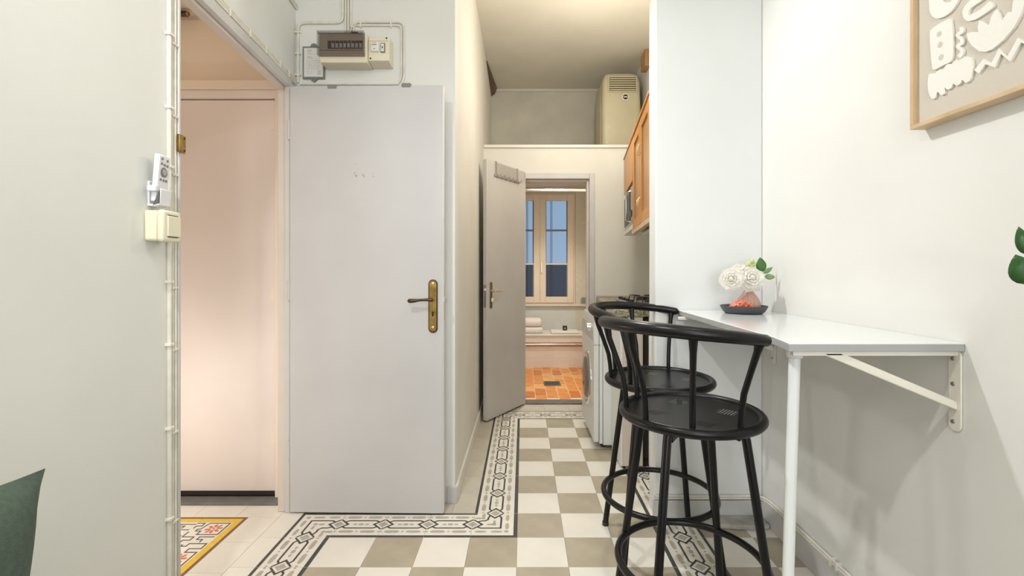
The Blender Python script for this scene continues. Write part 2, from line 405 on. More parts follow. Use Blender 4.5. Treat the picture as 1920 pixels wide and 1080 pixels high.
def clampmesh(mb, start):
    lo, hi = G/2, T-G/2
    mb.v[start:] = [(min(max(v[0], lo), hi), min(max(v[1], lo), hi), v[2]) for v in mb.v[start:]]
def straight():
    mb = tile_base(); k = len(mb.v); s_ = T
    # u along x, v across: v = 0 at the top (outer side), 1 at the bottom (inner side)
    def q(u, v): return (u*s_, (1-v)*s_)
    rect(mb, 0, s_, (1-.065)*s_, s_, 1); rect(mb, 0, s_, 0, .085*s_, 1)
    c = .48
    for sg in (-1, 1):
        stroke(mb, [q(.10, c+sg*.085), q(.19, c+sg*.15), q(.81, c+sg*.15), q(.90, c+sg*.085)], .0085, 1)
    for u0, sg in ((0, 1), (1, -1)):
        stroke(mb, [q(u0, c-.19), q(u0+sg*.21, c), q(u0, c+.19)], .0095, 1, z=.0004)
        mb.add([(*q(u0, c-.11), .0002), (*q(u0+sg*.12, c), .0002), (*q(u0, c+.11), .0002)], [(0, 1, 2)], 2)
    for vv in (.19, .77):
        for uu, a in ((.265, .165), (.735, .165)): ell(mb, q(uu, vv), a*s_, .052*s_, 2)
        for uu in (.5, .03, .97): ell(mb, q(uu, vv), .03*s_, .026*s_, 2, 6)
    for uu, a in ((.37, .05), (.5, .06), (.63, .05)): ell(mb, q(uu, c), a*s_, .045*s_ if uu == .5 else .03*s_, 2, 8)
    clampmesh(mb, k); return mb
def corner(long_w, small_w, c):
    # chain from the bottom edge to the right edge; long lines on the left and top, small square bottom right; c = distance from long side
    mb = tile_base(); k = len(mb.v); s_ = T
    rect(mb, 0, long_w*s_, 0, (1-long_w)*s_, 1); rect(mb, 0, s_, (1-long_w)*s_, s_, 1); rect(mb, (1-small_w)*s_, s_, 0, small_w*s_, 1)
    def q(u, v): return (u*s_, (1-v)*s_)   # u from left, v from top
    stroke(mb, [q(c-.09, .90), q(c-.15, .81), q(c-.15, c-.15), q(.81, c-.15), q(.90, c-.09)], .0085, 1)
    stroke(mb, [q(c+.11, .90), q(c+.15, .80), q(c+.15, c+.21), q(c+.21, c+.15), q(.80, c+.15), q(.90, c+.11)], .0085, 1)
    stroke(mb, [q(c-.19, 1), q(c, .79), q(c+.19, 1)], .0095, 1, z=.0004)
    stroke(mb, [q(1, c-.19), q(.79, c), q(1, c+.19)], .0095, 1, z=.0004)
    mb.add([(*q(c-.11, 1), .0002), (*q(c, .88), .0002), (*q(c+.11, 1), .0002)], [(0, 1, 2)], 2)
    mb.add([(*q(1, c-.11), .0002), (*q(.88, c), .0002), (*q(1, c+.11), .0002)], [(0, 1, 2)], 2)
    o_ = .19 if c < .5 else .23
    for uu in (.45, .8): ell(mb, q(uu, o_), .13*s_, .042*s_, 2); ell(mb, q(o_, uu), .042*s_, .13*s_, 2)
    ell(mb, q(o_+.01, o_+.01), .05*s_, .05*s_, 2, 8)
    i_ = .78; ell(mb, q(.9, i_), .08*s_, .04*s_, 2, 8); ell(mb, q(i_, .9), .04*s_, .08*s_, 2, 8); ell(mb, q(i_, i_), .045*s_, .045*s_, 2, 8)
    ell(mb, q(c, .62), .035*s_, .07*s_, 2, 8); ell(mb, q(.62, c), .07*s_, .035*s_, 2, 8); ell(mb, q(c, c), .05*s_, .05*s_, 2, 8)
    clampmesh(mb, k); return mb
def rotmesh(mb, quarter):
    def f(x, y):
        for _ in range(quarter % 4): x, y = T-y, x      # +90 degrees about the tile's middle
        return x, y
    xf(mb, 0, f); return mb
ME = {}
ME['h'] = straight().mesh('border_tile', BM)                       # outer side towards +Y
ME['vl'] = rotmesh(straight(), 1).mesh('border_tile', BM)          # outer side towards -X
ME['vr'] = rotmesh(straight(), 3).mesh('border_tile', BM)          # outer side towards +X
ME['ca'] = corner(.065, .085, .48).mesh('border_tile', BM)         # bottom to right
ME['cb'] = rotmesh(corner(.085, .065, .52), 2).mesh('border_tile', BM)  # top to left
ME['w'] = tile_base().mesh('floor_tile', M['t_white']); ME['d'] = tile_base().mesh('floor_tile', M['t_taupe'])
ME['p'] = tile_base().mesh('floor_tile', M['t_plain'])
def put(me, x, y, name='tile', z=0):
    o = bpy.data.objects.new(name, me); COL.objects.link(o); o.parent = floor
    o.location = (x, y, z+random.uniform(-.0003, .0003)); return o
def cut(w_, d, m, x, y): put(tile_base(w_, d).mesh('floor_tile', m), x, y)
for j in range(4, 20):                 # rows of .2 m
    y = j*T
    for i in range(-5, 6):             # columns
        x = X0+i*T
        if i == 5: cut(XR-x, T, M['t_taupe'] if (i+j) % 2 == 0 else M['t_white'], x, y); continue
        if j == 10 and i == -5: k = 'ca'
        elif j == 10 and i == -1: k = 'cb'
        elif j == 10 and i < -1: k = 'h'
        elif j > 10 and i < -1: continue
        elif i == -1 and 10 < j < 18: k = 'vl'
        elif i == -1 and j == 18: k = 'ca'
        elif j == 18 and i > -1: k = 'h'
        elif j == 19: k = 'p'
        elif i == -5 and j < 10: k = 'vl'
        elif i == 3 and j < 18: k = 'vr'
        else: k = 'd' if (i+j) % 2 == 0 else 'w'
        put(ME[k], x, y)
for j in range(11, 20): cut(X0-T-XC, T, M['t_plain'], XC, j*T)
for x in (-1.0257, -.8257, -.6257): cut(T, .107, M['t_plain'], x, 2.2)
cut(X0-3*T-T+.0+.2-XC+.0 if False else .0907, .107, M['t_plain'], XC-.0907, 2.2)
for j in range(4, 12): cut(.099, T if j < 11 else .107, M['t_white'], -1.1257, j*T)
# vestibule tiles
VX, VY = -1.265, 2.165
for j in range(0, 8):
    cut(VX+T-.0-(-1.0657)-.0607 if False else .1373, T, M['t_white'], -1.264, VY-T*(j+1))
for i in range(8):
    x = -1.1267-T*(i+1); cut(T, .11, M['t_white'], x, 2.166)
VM = [M['t_white'], M['t_black'], M['t_yellow'], M['t_brown'], M['t_red']]
def flower(mb, cx, cy):
    for k in range(8):
        a = k*PI/4+.2; ell(mb, (cx+.024*math.cos(a), cy+.024*math.sin(a)), .013, .0065, 4, 8, a)
    ell(mb, (cx, cy), .006, .006, 4, 6)
def vest_tile(edge_top, kind):
    mb = tile_base(); k = len(mb.v)
    m = T
    rect(mb, m-.014, m, 0, m, 3); rect(mb, m-.043, m-.014, 0, m-(.014 if edge_top else 0), 2)
    if edge_top: rect(mb, 0, m, m-.014, m, 3, .0003); rect(mb, 0, m-.014, m-.043, m-.014, 2, .0003)
    if kind == 0:      # corner: flower in a square with a hooked key around it
        flower(mb, .103, .103)
        stroke(mb, [(.0, .148), (.035, .148), (.035, .125), (.012, .125), (.012, .105)], .0062, 1)
        stroke(mb, [(.058, .148), (.148, .148), (.148, .058), (.058, .058), (.058, .085), (.035, .085), (.035, .10), (.047, .10), (.058, .148)], .0062, 1)
        stroke(mb, [(.148, .04), (.085, .04), (.085, .02), (.11, .02), (.11, .0)], .0062, 1)
        stroke(mb, [(.01, .08), (.01, .04), (.06, .04), (.06, .015), (.03, .015), (.03, .0)], .0062, 1)
    elif kind == 1:    # side: flower with keys above and below
        flower(mb, .100, .085)
        stroke(mb, [(.055, .13), (.055, .04), (.148, .04), (.148, .13), (.10, .13), (.10, .155), (.148, .155), (.148, .19), (.075, .19), (.075, .172), (.052, .172), (.052, .185)], .0062, 1)
        mb.add([(0, .125, .0002), (.028, .16, .0002), (.0, .198, .0002)], [(0, 1, 2)], 2); mb.add([(0, .15, .0004), (.010, .162, .0004), (.0, .176, .0004)], [(0, 1, 2)], 3)
        stroke(mb, [(.0, .112), (.012, .112), (.012, .095), (.035, .095), (.035, .06), (.012, .06), (.012, .03), (.03, .03), (.03, .0)], .0062, 1)
        stroke(mb, [(.148, .02), (.09, .02), (.09, .0)], .0062, 1)
    else:
        for a in range(0, 4):
            y = .02+a*.045; stroke(mb, [(.0, y), (.148, y), (.148, y+.03), (.05, y+.03), (.05, y+.015), (.12, y+.015)], .004, 1)
    clampmesh(mb, k); return mb.mesh('patterned_tile', VM)
vt = [vest_tile(True, 0), vest_tile(False, 1), vest_tile(False, 2)]
for j in range(8): put(vt[0] if j == 0 else vt[1] if j % 2 else vt[2], VX-T, VY-T*(j+1))
def vest_inner(top):
    mb = tile_base(); k = len(mb.v)
    if top: rect(mb, 0, T, T-.014, T, 3, .0003); rect(mb, 0, T, T-.043, T-.014, 2, .0003)
    for a in range(3):
        y = .02+a*.045
        stroke(mb, [(.0, y), (.09, y), (.09, y+.03), (.04, y+.03), (.04, y+.015), (.065, y+.015)], .0062, 1)
        stroke(mb, [(.2, y+.03), (.11, y+.03), (.11, y), (.16, y), (.16, y+.015), (.135, y+.015)], .0062, 1)
    clampmesh(mb, k); return mb.mesh('patterned_tile', VM)
vi = [vest_inner(True), vest_inner(False)]
for i in range(1, 4):
    for j in range(6): put(vi[0] if j == 0 else vi[1], VX-T*(i+1), VY-T*(j+1))
S('trim_threshold', MB().box(-2.05, -1.19, 2.272, 2.345, -.003, .012), M['thresh'], bevel=.003)
S('trim_bath_threshold', MB().box(.02, .60, YP-.01, YP+.11, -.003, .012), M['thresh'], bevel=.003)
# bathroom floor
bf = S('floor_bathroom', MB().box(-.42, 1.1, 4.1, 6.0, -.06, -.003), M['tgrout'])
tm = [MB().box(.0035, .1015, .0035, .2015, -.01, 0).mesh('terracotta_tile', m) for m in M['terra']]
for i in range(12):
    off = .1025*(i % 2)
    for j in range(-1, 7):
        y = 4.11+j*.205+off
        if y < 4.1 or y > 5.5: continue
        o = bpy.data.objects.new('terracotta_tile', random.choice([tm[0], tm[0], tm[1], tm[2]])); COL.objects.link(o); o.parent = bf
        o.location = (-.31+i*.105, y, random.uniform(-.0012, .0012))
b = MB().box(.205, .375, 4.64, 4.82, .0, .005); gr = tag(b.build('floor_drain', M['drain'], bevel=.002), 'grey rectangular drain cover set in the orange bathroom floor tiles', 'drain')
b = MB(); [b.box(.215, .365, 4.655+k*.02, 4.663+k*.02, .005, .0062) for k in range(8)]; b.build('slot', M['blackp'], gr)

# ------------------------------------------------------------------ baseboards and wall pipes
S('baseboard_back', MB().box(-.372, XC+.012, YB-.014, YB, 0, .078), M['base'], bevel=.002)
S('baseboard_corridor', MB().box(XC, XC+.013, YB, YP, 0, .078), M['white_trim'], bevel=.002)
b = MB(); b.box(.595, XR-.015, 2.145, 2.16, 0, .085); S('baseboard_column', b, M['base'], bevel=.002)
for k in range(6):
    y1 = 2.145-k*.55; S('baseboard_right', MB().box(XR-.015, XR, y1-.548, y1, 0, .10), M['base'], bevel=.002)
b = MB()
for k, z in enumerate((.094, .104)):
    b.tube(path([(.60, 2.152, z), (XR-.012-.004*k, 2.152, z), (XR-.012+.002*k, 2.08, z+.012), (XR-.006, -1.5, z+.012)], .03), .005, 8)
for y in (1.9, 1.65, 1.62, 1.2): b.box(XR-.022, XR, y, y+.008, .098, .124)
tag(b.build('skirting_pipe', M['conduit'], smooth=True), 'pair of thin painted conduits running along the top of the right baseboard', 'pipe')
b = MB()
pts = [(.82, 2.075), (.90, 2.06), (1.0, 2.05), (1.084, 2.06), (1.084, 2.144), (.80, 2.144), (.80, 2.10)]
b.prism(pts, 0, .022); o = b.build('plaster_patch', M['concrete'], bevel=.008, seg=3); tag(o, 'rough grey patch of plaster on the floor in the corner by the column', 'plaster')

# ------------------------------------------------------------------ entry door frame (in the left wall)
b = MB(); b.box(-.10, .012, -.160, -.150, 0, 2.04); S('trim_1', b, M['frame'], loc=P0, rz=TH, bevel=.003)
b = MB(); b.box(-.012, .012, .665, .70, 0, 2.04); b.box(-.012, .012, -.150, .665, 2.0, 2.04)
S('trim_1', b, M['frame'], loc=P0, rz=TH, bevel=.003)
b = MB(); b.box(-.048, -.012, .678, .72, 0, 2.04); b.box(-.048, -.012, -.150, .678, 1.988, 2.04)
S('trim_1', b, M['frame2'], loc=P0, rz=TH, bevel=.003)
S('trim_2', MB().box(-2.05, -1.215, 2.335, 2.38, 1.994, 2.035), M['vdoor'], bevel=.002)
S('trim_2', MB().box(-2.2, -1.16, 2.32, 2.36, 2.035, 2.082), M['vest'], bevel=.006)
S('trim_2', MB().box(-1.230, -1.19, 2.325, 2.36, .012, 2.035), M['vest'], bevel=.003)

# entry door, open against the back wall
dx = (-.3735+1.09); rz = math.atan2(2.181-2.194, dx)
d1 = S('door_1', MB().box(0, .717, 0, .034, .008, 1.998, 0), M['door'], loc=(-1.09, 2.194, 0), rz=rz, bevel=.002)
MB().box(.7172, .7192, .001, .033, .01, 1.996).build('edge_strip', M['dooredge'], d1)
def pill(cx, cz, hw, hh, n=8):
    ps = []
    for k in range(n+1): a = PI*k/n; ps.append((cx+hw*math.cos(a), cz+hh-hw+hw*math.sin(a)))
    for k in range(n+1): a = PI+PI*k/n; ps.append((cx+hw*math.cos(a), cz-hh+hw+hw*math.sin(a)))
    return ps
zc = 1.135-66/881*2.18
pl = MB().prism(pill(.672, zc, .0215, .124), -.006, 0, 'Y').build('handle_plate', M['bronze'], d1, bevel=.002)
MB().prism(pill(.672, zc, .0165, .118), -.0085, -.006, 'Y').build('plate_face', M['brass'], pl, bevel=.001)
for z in (zc+.105, zc-.098): MB().lathe([(.006, 0), (.006, -.002), (.003, -.0035)], (.672, -.0085, z), 10, 'Y').build('screw', M['gold'], pl, smooth=True)
MB().prism(pill(.672, zc-.036, .0045, .012), -.0092, -.0085, 'Y').build('keyhole', M['dark'], pl)
zl = zc+.031
b = MB(); b.tube([(.672, -.008, zl), (.672, -.045, zl)], .008, 12)
b.tube([(.674, -.045, zl), (.655, -.047, zl+.001), (.635, -.047, zl), (.615, -.047, zl-.001), (.598, -.047, zl-.003), (.580, -.047, zl-.004), (.570, -.047, zl-.004), (.565, -.047, zl-.004)], .006, 12,
       radii=[.008, .0072, .0062, .0065, .009, .011, .0095, .004], sy=.95)
b.build('lever_handle', M['bronze'], d1, smooth=True)
MB().box(.7192, .729, .008, .024, .998-.008, .998+.014).build('latch_bolt', M['steel'], d1, bevel=.001)
b = MB(); b.box(.7192, .7200, .006, .028, .905, 1.075); b.build('lock_plate', M['gold'], d1)
for x, dz in ((.178, 0), (.525, .004)): MB().box(x, x+.042, -.003, .037, 1.985+dz, 2.004+dz).build('top_pad', M['rubber'], d1, bevel=.002)
for z in (.25, 1.0, 1.75): MB().cyl((-.006, .004, z), .006, .09).build('hinge', M['frame'], d1, smooth=True)
# chipped paint marks on the door leaf (flat shallow scars)
b = MB()
for px, py, a in ((665, 325, .005), (668, 330, .007), (681, 328, .006), (683, 331, .005), (700, 326, .0035), (700, 331, .0035), (697, 312, .002), (667, 308, .003)):
    x = (px-981)/881*2.19+1.09; z = H+(508-py)/881*2.19
    ps = [(x+a*random.uniform(.4, 1)*math.cos(t), z+a*random.uniform(.4, 1)*math.sin(t)) for t in [PI/4*k for k in range(8)]]
    b.prism(ps, -.0006, 0, 'Y')
b.build('paint_chip', M['wood2'] if False else mat('chip_brown', (.36, .31, .27), .7), d1)

# vestibule door
d3 = S('door_3', MB().box(-2.04, -1.240, 2.35, 2.385, .035, 1.99), M['vdoor'], bevel=.002)
for z in (.27, .98, 1.84):
    b = MB(); b.cyl((-1.234, 2.344, z), .006, .075, n=12); b.box(-1.262, -1.236, 2.347, 2.350, z, z+.075); b.build('hinge', M['vest'], d3, smooth=True)
MB().box(-1.240, -1.230, 2.348, 2.352, .012, 1.994).box(-2.04, -1.240, 2.353, 2.38, .012, .035).build('door_gap', M['dark'], d3)
# vestibule ceiling bracket
o = MB().box(-1.80, -1.645, 2.29, 2.315, 2.385, 2.405).build('ceiling_bar', M['bronze'], bevel=.003); tag(o, 'short dark brass bar fixed just under the vestibule ceiling', 'bar')
b = MB().ball((-1.645, 2.302, 2.395), .012, 10, 6); b.build('end_cap', M['brass'], o, smooth=True)

# brass strike box on the near jamb
t = thing('strike_box', 'brass lock strike box on the near jamb of the entry doorway', 'lock', LWp(.013, -.156, 1.509), TH)
MB().prism([(-.016, -.026), (.014, -.026), (.014, .026), (-.016, .026)], -.001, .008, 'X').build('box', M['brass'], t, bevel=.002)
for z in (.018, -.018): MB().cyl((.0075, .006, z), .0032, .0015, 'X', 10).build('screw', M['dark'], t, smooth=True)

# ------------------------------------------------------------------ conduits
def conduit(name, label, paths, clips, r=.0048, mlt=1):
    t = thing(name, label, 'pipe')
    for p in paths:
        MB().tube(p, r, 10).build('tube', M['conduit'], t, smooth=True)
    for c in clips:
        bb = MB(); bb.box(*c); bb.build('clip', M['conduit_clip'], t, bevel=.0008)
    return t
# verticals beside the doorway on the left wall (local frame)
t = thing('wall_conduit', 'three cream painted conduits running vertically beside the entry doorway', 'pipe', P0, TH)
for k, (tt, r) in enumerate(((-.193, .0062), (-.178, .0042), (-.166, .0048))):
    MB().tube([(r*.8, tt, 0), (r*.8+.001*math.sin(k), tt+.001, .8), (r*.8, tt-.001, 1.6), (r*.8, tt, 2.9)], r, 10).build('tube', M['conduit'], t, smooth=True)
for z in (.15, .42, .68, .92, 1.10, 1.43, 1.60, 1.81, 2.05, 2.3):
    MB().box(-.001, .0145, -.203, -.184, z, z+.008).build('clip', M['conduit_clip'], t, bevel=.001)
    MB().box(-.001, .011, -.184, -.158, z-.018, z-.012).build('clip', M['conduit_clip'], t, bevel=.001)
# along the head
t = thing('wall_conduit', 'bundle of cream conduits sloping along the top of the entry door frame', 'pipe', P0, TH)
for k in range(3):
    MB().tube([(.006+.001*k, -.19, 2.050+.010*k), (.006, .2, 2.051+.010*k), (.006, .755, 2.046+.010*k)], .0052, 10).build('tube', M['conduit'], t, smooth=True)
for tt in (0, .13, .28, .42, .56, .66): MB().box(-.001, .0125, tt, tt+.006, 2.043, 2.075).build('clip', M['conduit_clip'], t, bevel=.001)
t = thing('wall_conduit', 'short pair of conduits high on the left wall near the corner', 'pipe', P0, TH)
for k in range(2): MB().tube([(.006, .1, 2.435+.014*k), (.006, .765, 2.420+.014*k)], .0055, 10).build('tube', M['conduit'], t, smooth=True)
# on the back wall
Yc = YB-.006
def BW(px, py, off=.006): return ((px-981)/881*(YB-off), YB-off, H+(508-py)/881*(YB-off))
t = thing('wall_conduit', 'cream conduits looping around the breaker box above the open door', 'pipe')
MB().tube(path([BW(559, 155), BW(559, 43), BW(643, 43), BW(643, -60)], .035), .0062, 10).build('tube', M['conduit'], t, smooth=True)
for px in (648, 653, 658): MB().tube([BW(px, 66), BW(px, -60)], .0048, 10).build('tube', M['conduit'], t, smooth=True)
MB().tube(path([BW(657, 66), BW(657, 47.5), BW(752.5, 47.5), BW(752.5, 150), BW(745, 158)], .03), .0048, 10).build('tube', M['conduit'], t, smooth=True)
MB().tube(path([BW(663, 66), BW(663, 41.5), BW(757.5, 41.5), BW(757.5, 152), BW(750, 160)], .035), .0048, 10).build('tube', M['conduit'], t, smooth=True)
MB().tube([BW(562, 158), BW(748, 158)], .004, 10).build('tube', M['conduit'], t, smooth=True)
for px in (675, 732):
    x0, _, z0 = BW(px, 52); x1, _, z1 = BW(px+2.5, 38); MB().box(x0, x1, YB-.014, YB, z0, z1).build('clip', M['conduit_clip'], t, bevel=.001)
for py in (60, 100, 140):
    x0, _, z0 = BW(554, py+2.5); x1, _, z1 = BW(564, py); MB().box(x0, x1, YB-.015, YB, z0, z1).build('clip', M['conduit_clip'], t, bevel=.001)

# ------------------------------------------------------------------ breaker box
t = thing('breaker_box', 'cream electrical breaker box with smoked window above the open door', 'breaker box', (-.85, YB, 2.12))
def L3(x, y, z): return (x+.85, y-YB, z-2.12)
b = MB(); prof = [(0, 0), (-.085, .0), (-.095, .018), (-.095, .132), (0, .142)]
b.prism(prof, -.110, .113, 'X'); b.build('body', M['creambox'], t, bevel=.003)
MB().prism([(-.097, .024), (-.101, .024), (-.101, .130), (-.097, .130)], -.106, .104, 'X').build('breaker_panel', mat('panel_brown', (.44, .35, .29), .5), t)
tg = mat('toggle_grey', (.42, .42, .42), .4)
for k in range(9):
    brk = MB().box(-.066+k*.0185, -.066+k*.0185+.0145, -.106, -.101, .058, .094).build('breaker', M['blackp'], t)
    if k: MB().box(-.0645+k*.0185, -.0645+k*.0185+.011, -.110, -.106, .060, .080).build('switch_toggle', tg, brk)
b = MB(); b.box(-.110, .107, -.124, -.102, .020, .026); b.box(-.110, .107, -.124, -.102, .128, .134); b.box(-.110, -.104, -.124, -.102, .026, .128); b.box(.101, .107, -.124, -.102, .026, .128)
b.box(-.104, .101, -.123, -.121, .026, .128); b.build('smoked_cover', M['smoke'], t)
b = MB(); b.box(-.104, .101, -.1245, -.123, .040, .0415); b.box(-.104, .101, -.1245, -.123, .118, .120); b.box(.050, .082, -.1245, -.123, .121, .127); b.build('cover_line', M['blackp'], t)
t2 = thing('breaker_box', 'small cream isolator box with button and switch joined right of breaker box', 'breaker box', (-.69, YB, 2.12))
MB().prism([(0, .004), (-.062, .012), (-.072, .016), (-.072, .128), (0, .134)], -.046, .052, 'X').build('body', M['creambox'], t2, bevel=.003)
MB().box(-.034, .006, -.084, -.072, .055, .103).build('knob', M['paper'], t2, bevel=.006, seg=3)
b = MB(); b.box(-.026, -.004, -.0848, -.084, .084, .088); b.box(-.024, -.006, -.0848, -.084, .094, .0955); b.box(-.018, -.012, -.0848, -.084, .064, .069); b.build('print', M['ink'], t2)
MB().box(.012, .034, -.076, -.072, .052, .098).build('switch_frame', M['greyframe'], t2, bevel=.001)
MB().box(.015, .029, -.079, -.076, .057, .093).build('switch_plate', M['paper'], t2, bevel=.001)
MB().box(.020, .024, -.082, -.079, .070, .080).build('toggle', M['blackp'], t2, bevel=.001)
for x, z in ((.040, .122), (-.036, .026)): MB().cyl((x, -.074, z), .004, .003, 'Y', 8).build('screw', M['dark'], t2)
MB().box(-.046, .048, -.0725, -.0715, .108, .1092).build('seam_line', M['greyframe'], t2)

# sign board beside it
t = thing('wall_notice', 'small white notice in a grey green frame left of the breaker box', 'sign', (-1.024, YB, 2.155))
b = MB(); b.box(-.055, .053, -.010, 0, -.080, .078)
b.prism([(-.018, .078), (-.012, .090), (0, .094), (.012, .090), (.018, .078)], -.010, 0, 'Y'); b.prism([(-.018, -.080), (-.010, -.090), (0, -.096), (.010, -.090), (.018, -.080)], -.010, 0, 'Y')
b.build('frame', M['greyframe'], t, bevel=.0015)
pp = MB().box(-.047, .045, -.0115, -.010, -.071, .069).build('paper', M['paper'], t)
b = MB()
for z, x0, x1 in ((.060, -.030, -.008), (.055, -.032, -.006), (.046, -.030, -.012), (.041, -.026, -.004), (.028, -.030, -.004), (.024, -.028, -.006), (.019, -.030, .0),
                  (.008, -.036, .034), (.001, -.036, .034), (-.006, -.036, .034), (-.013, -.036, .034), (-.020, -.036, .034), (-.027, -.036, .034), (-.034, -.036, .034), (-.044, -.038, .004), (-.053, -.038, .002)):
    n = int((x1-x0)/.004)
    for k in range(n):
        if random.random() < .82: b.box(x0+k*.004, x0+k*.004+random.uniform(.002, .0038), -.0119, -.0115, z-(.0009 if z < .01 else .0016), z)
for k in range(4): b.box(.018, .038, -.0119, -.0115, -.043-k*.006, -.0415-k*.006)
b.build('printed_text', M['ink'], pp)

# ------------------------------------------------------------------ switch and remote (left wall frame)
t = thing('light_switch', 'cream surface mounted light switch on the left wall beside the doorway', 'switch', LWp(0, -.252, 1.257), TH)
MB().box(0, .032, -.038, .036, -.041, .041).build('back_box', M['ivory'], t, bevel=.006, seg=3)
MB().box(.032, .050, -.040, .038, -.043, .043).build('cover', M['ivory'], t, bevel=.007, seg=3)
MB().prism([(-.025, -.028), (.030, -.028), (.030, .028), (-.025, .028)], .050, .054, 'X').build('rocker', M['ivory'], t, bevel=.002)
for z in (.0285, -.0305): MB().box(.0502, .0512, -.022, .022, z, z+.002).build('gap', M['dark'], t)
t = thing('remote_holder', 'white wall bracket cradling the remote control above the light switch', 'holder', LWp(-.004, -.260, 1.318), TH)
MB().box(.004, .009, -.016, .022, -.006, .060).build('back_plate', M['white'], t, bevel=.002)
MB().prism([(.020, -.010), (.040, -.006), (.044, .038), (.040, .040), (.038, .0), (.020, -.004)], -.024, .022, 'Y').build('cradle', M['white'], t, bevel=.002)
MB().box(.014, .036, -.034, -.022, .030, .046).build('side_arm', M['white'], t, bevel=.002)
MB().box(.006, .022, -.020, .018, -.008, -.002).build('foot', M['white'], t, bevel=.001)
t = thing('remote_control', 'white remote control with round dark keypad standing in its wall bracket', 'remote', LWp(.0, -.260, 1.322), TH)
MB().prism([(.012, 0), (.026, 0), (.036, .128), (.022, .130)], -.024, .024, 'Y').build('body', M['white'], t, bevel=.004, seg=3)
def rb(y, z, r):
    x = .026+z/.128*.010; MB().cyl((x-.0005, y, z), r, .0018, 'X', 14).build('button' if r < .01 else 'round_pad', M['button'], t, smooth=True)
for yy, z in ((-.011, .117), (.010, .115), (-.012, .104), (0, .102), (.011, .101), (-.012, .061), (0, .060), (.011, .060)): rb(yy, z, .0036)
rb(-.001, .082, .0135)
b = MB(); b.lathe([(.0085, 0), (.0085, .0006), (.005, .0006)], (.0342, -.001, .082), 16, 'X'); b.build('ring', mat('pad_ring', (.4, .4, .38), .5), t, smooth=True)

# ------------------------------------------------------------------ bathroom door + frame
b = MB(); b.box(.563, .608, YP-.012, YP+.10, 0, 1.966); b.box(.0, .563, YP-.012, YP+.10, 1.918, 1.966); b.box(-.01, .02, YP-.012, YP+.10, 0, 1.966)
S('trim_3', b, M['frame'], bevel=.004)
S('trim_3', MB().box(.545, .563, YP+.03, YP+.10, 0, 1.918).box(.02, .545, YP+.03, YP+.10, 1.90, 1.918), M['frame2'], bevel=.003)
hx, hy = .016, 3.982; dv = Vector((-.52, -.854)).normalized(); rz2 = math.atan2(dv.y, dv.x)
# local: +x along leaf towards the near edge, local +y = left of travel = towards the camera side
d2 = S('door_2', MB().box(0, .55, -.038, 0, .012, 1.975), M['door2'], loc=(hx, hy, 0), rz=rz2, bevel=.004)
pl = MB().prism(pill(.503, .952, .014, .10), 0, .006, 'Y').build('handle_plate', mat('plate_olive', (.24, .20, .10), .35, .8), d2, bevel=.001)
b = MB(); b.tube([(.503, .004, .985), (.503, .045, .985)], .008, 10); b.tube([(.507, .045, .985), (.47, .047, .985), (.44, .047, .983), (.405, .046, .986)], .007, 10, radii=[.009, .008, .006, .006])
b.build('lever_handle', M['gold'], d2, smooth=True)
MB().ball((.503, .016, .915), .014, 12, 8, (.8, .8, 1.3)).build('turn_knob', mat('knob_ivory', (.8, .75, .6), .3), d2, smooth=True)
MB().box(.5495, .552, -.030, -.008, .86, 1.03).build('lock_plate', M['steel'], d2)
MB().box(.552, .561, -.026, -.012, .985, 1.005).build('latch_bolt', M['chrome'], d2, bevel=.002)
for z in (.25, 1.0, 1.7): MB().cyl((-.004, -.006, z), .005, .07, n=10).build('hinge', M['door2'], d2, smooth=True)
# over-the-door hooks
t = thing('hook_rack', 'brown metal hook rack hung over the top of the open bathroom door', 'hooks', (hx, hy, 1.975), rz2)
for s_ in (.433, .123):
    MB().box(s_-.008, s_+.008, .0005, .003, -.115, .003).box(s_-.008, s_+.008, -.041, .0005, .001, .003).box(s_-.008, s_+.008, -.043, -.041, -.03, .003).build('strap', M['steel'], t)
MB().box(.10, .46, .003, .006, -.118, -.098).build('rail', M['steel'], t)
MB().box(.11, .45, .0005, .0015, -.095, -.005).build('sheet', mat('rack_sheet', (.42, .39, .36), .5), t)
for k in range(6):
    s_ = .125+k*.061
    MB().tube([(s_, .006, -.108), (s_, .022, -.118), (s_, .036, -.112), (s_, .040, -.094)], .0032, 8).build('hook', M['steel'], t, smooth=True)

# ------------------------------------------------------------------ bathroom contents
# tub / ledge
t = thing('bathtub_bench', 'pink beige tiled bath surround with chrome rails under the window', 'bath', (.35, 5.5, 0))
MB().box(-.66, .63, .0, .39, .30, .386).build('ledge_top', M['tubtile'], t, bevel=.003)
MB().box(-.66, .64, -.012, .39, .372, .392).build('ledge_cap', M['mosaic_ledge'], t, bevel=.003)
MB().box(-.66, .36, .018, .04, .0, .30).build('front_panel', M['tubtile'], t)
MB().box(-.66, .36, .014, .02, .245, .262).build('recess', M['wood2'], t)
b = MB(); b.tube([(-.66, -.004, .276), (.36, -.004, .276)], .007, 10); b.build('chrome_rail', M['chrome'], t, smooth=True)
b = MB(); b.tube([(-.66, .004, .300), (.36, .004, .300)], .004, 8); b.build('chrome_rail', M['steel'], t, smooth=True)
MB().box(.36, .63, .010, .30, .0, .30).build('end_panel', mat('end_panel_grey', (.45, .42, .38), .5), t)
def towel(name, label, x0, x1, y0, y1, z0, h, layers, group=None):
    tt = thing(name, label, 'towel', ((x0+x1)/2, (y0+y1)/2, z0), 0, group)
    w_ = (x1-x0)/2; d = (y1-y0)/2; lh = h/layers
    for k in range(layers):
        MB().box(-w_+.003*(k % 2), w_-.002*(k % 2), -d, d, k*lh+.0005, (k+1)*lh-.0005).build('fold', M['towel'], tt, bevel=lh*.42, seg=4)
    return tt
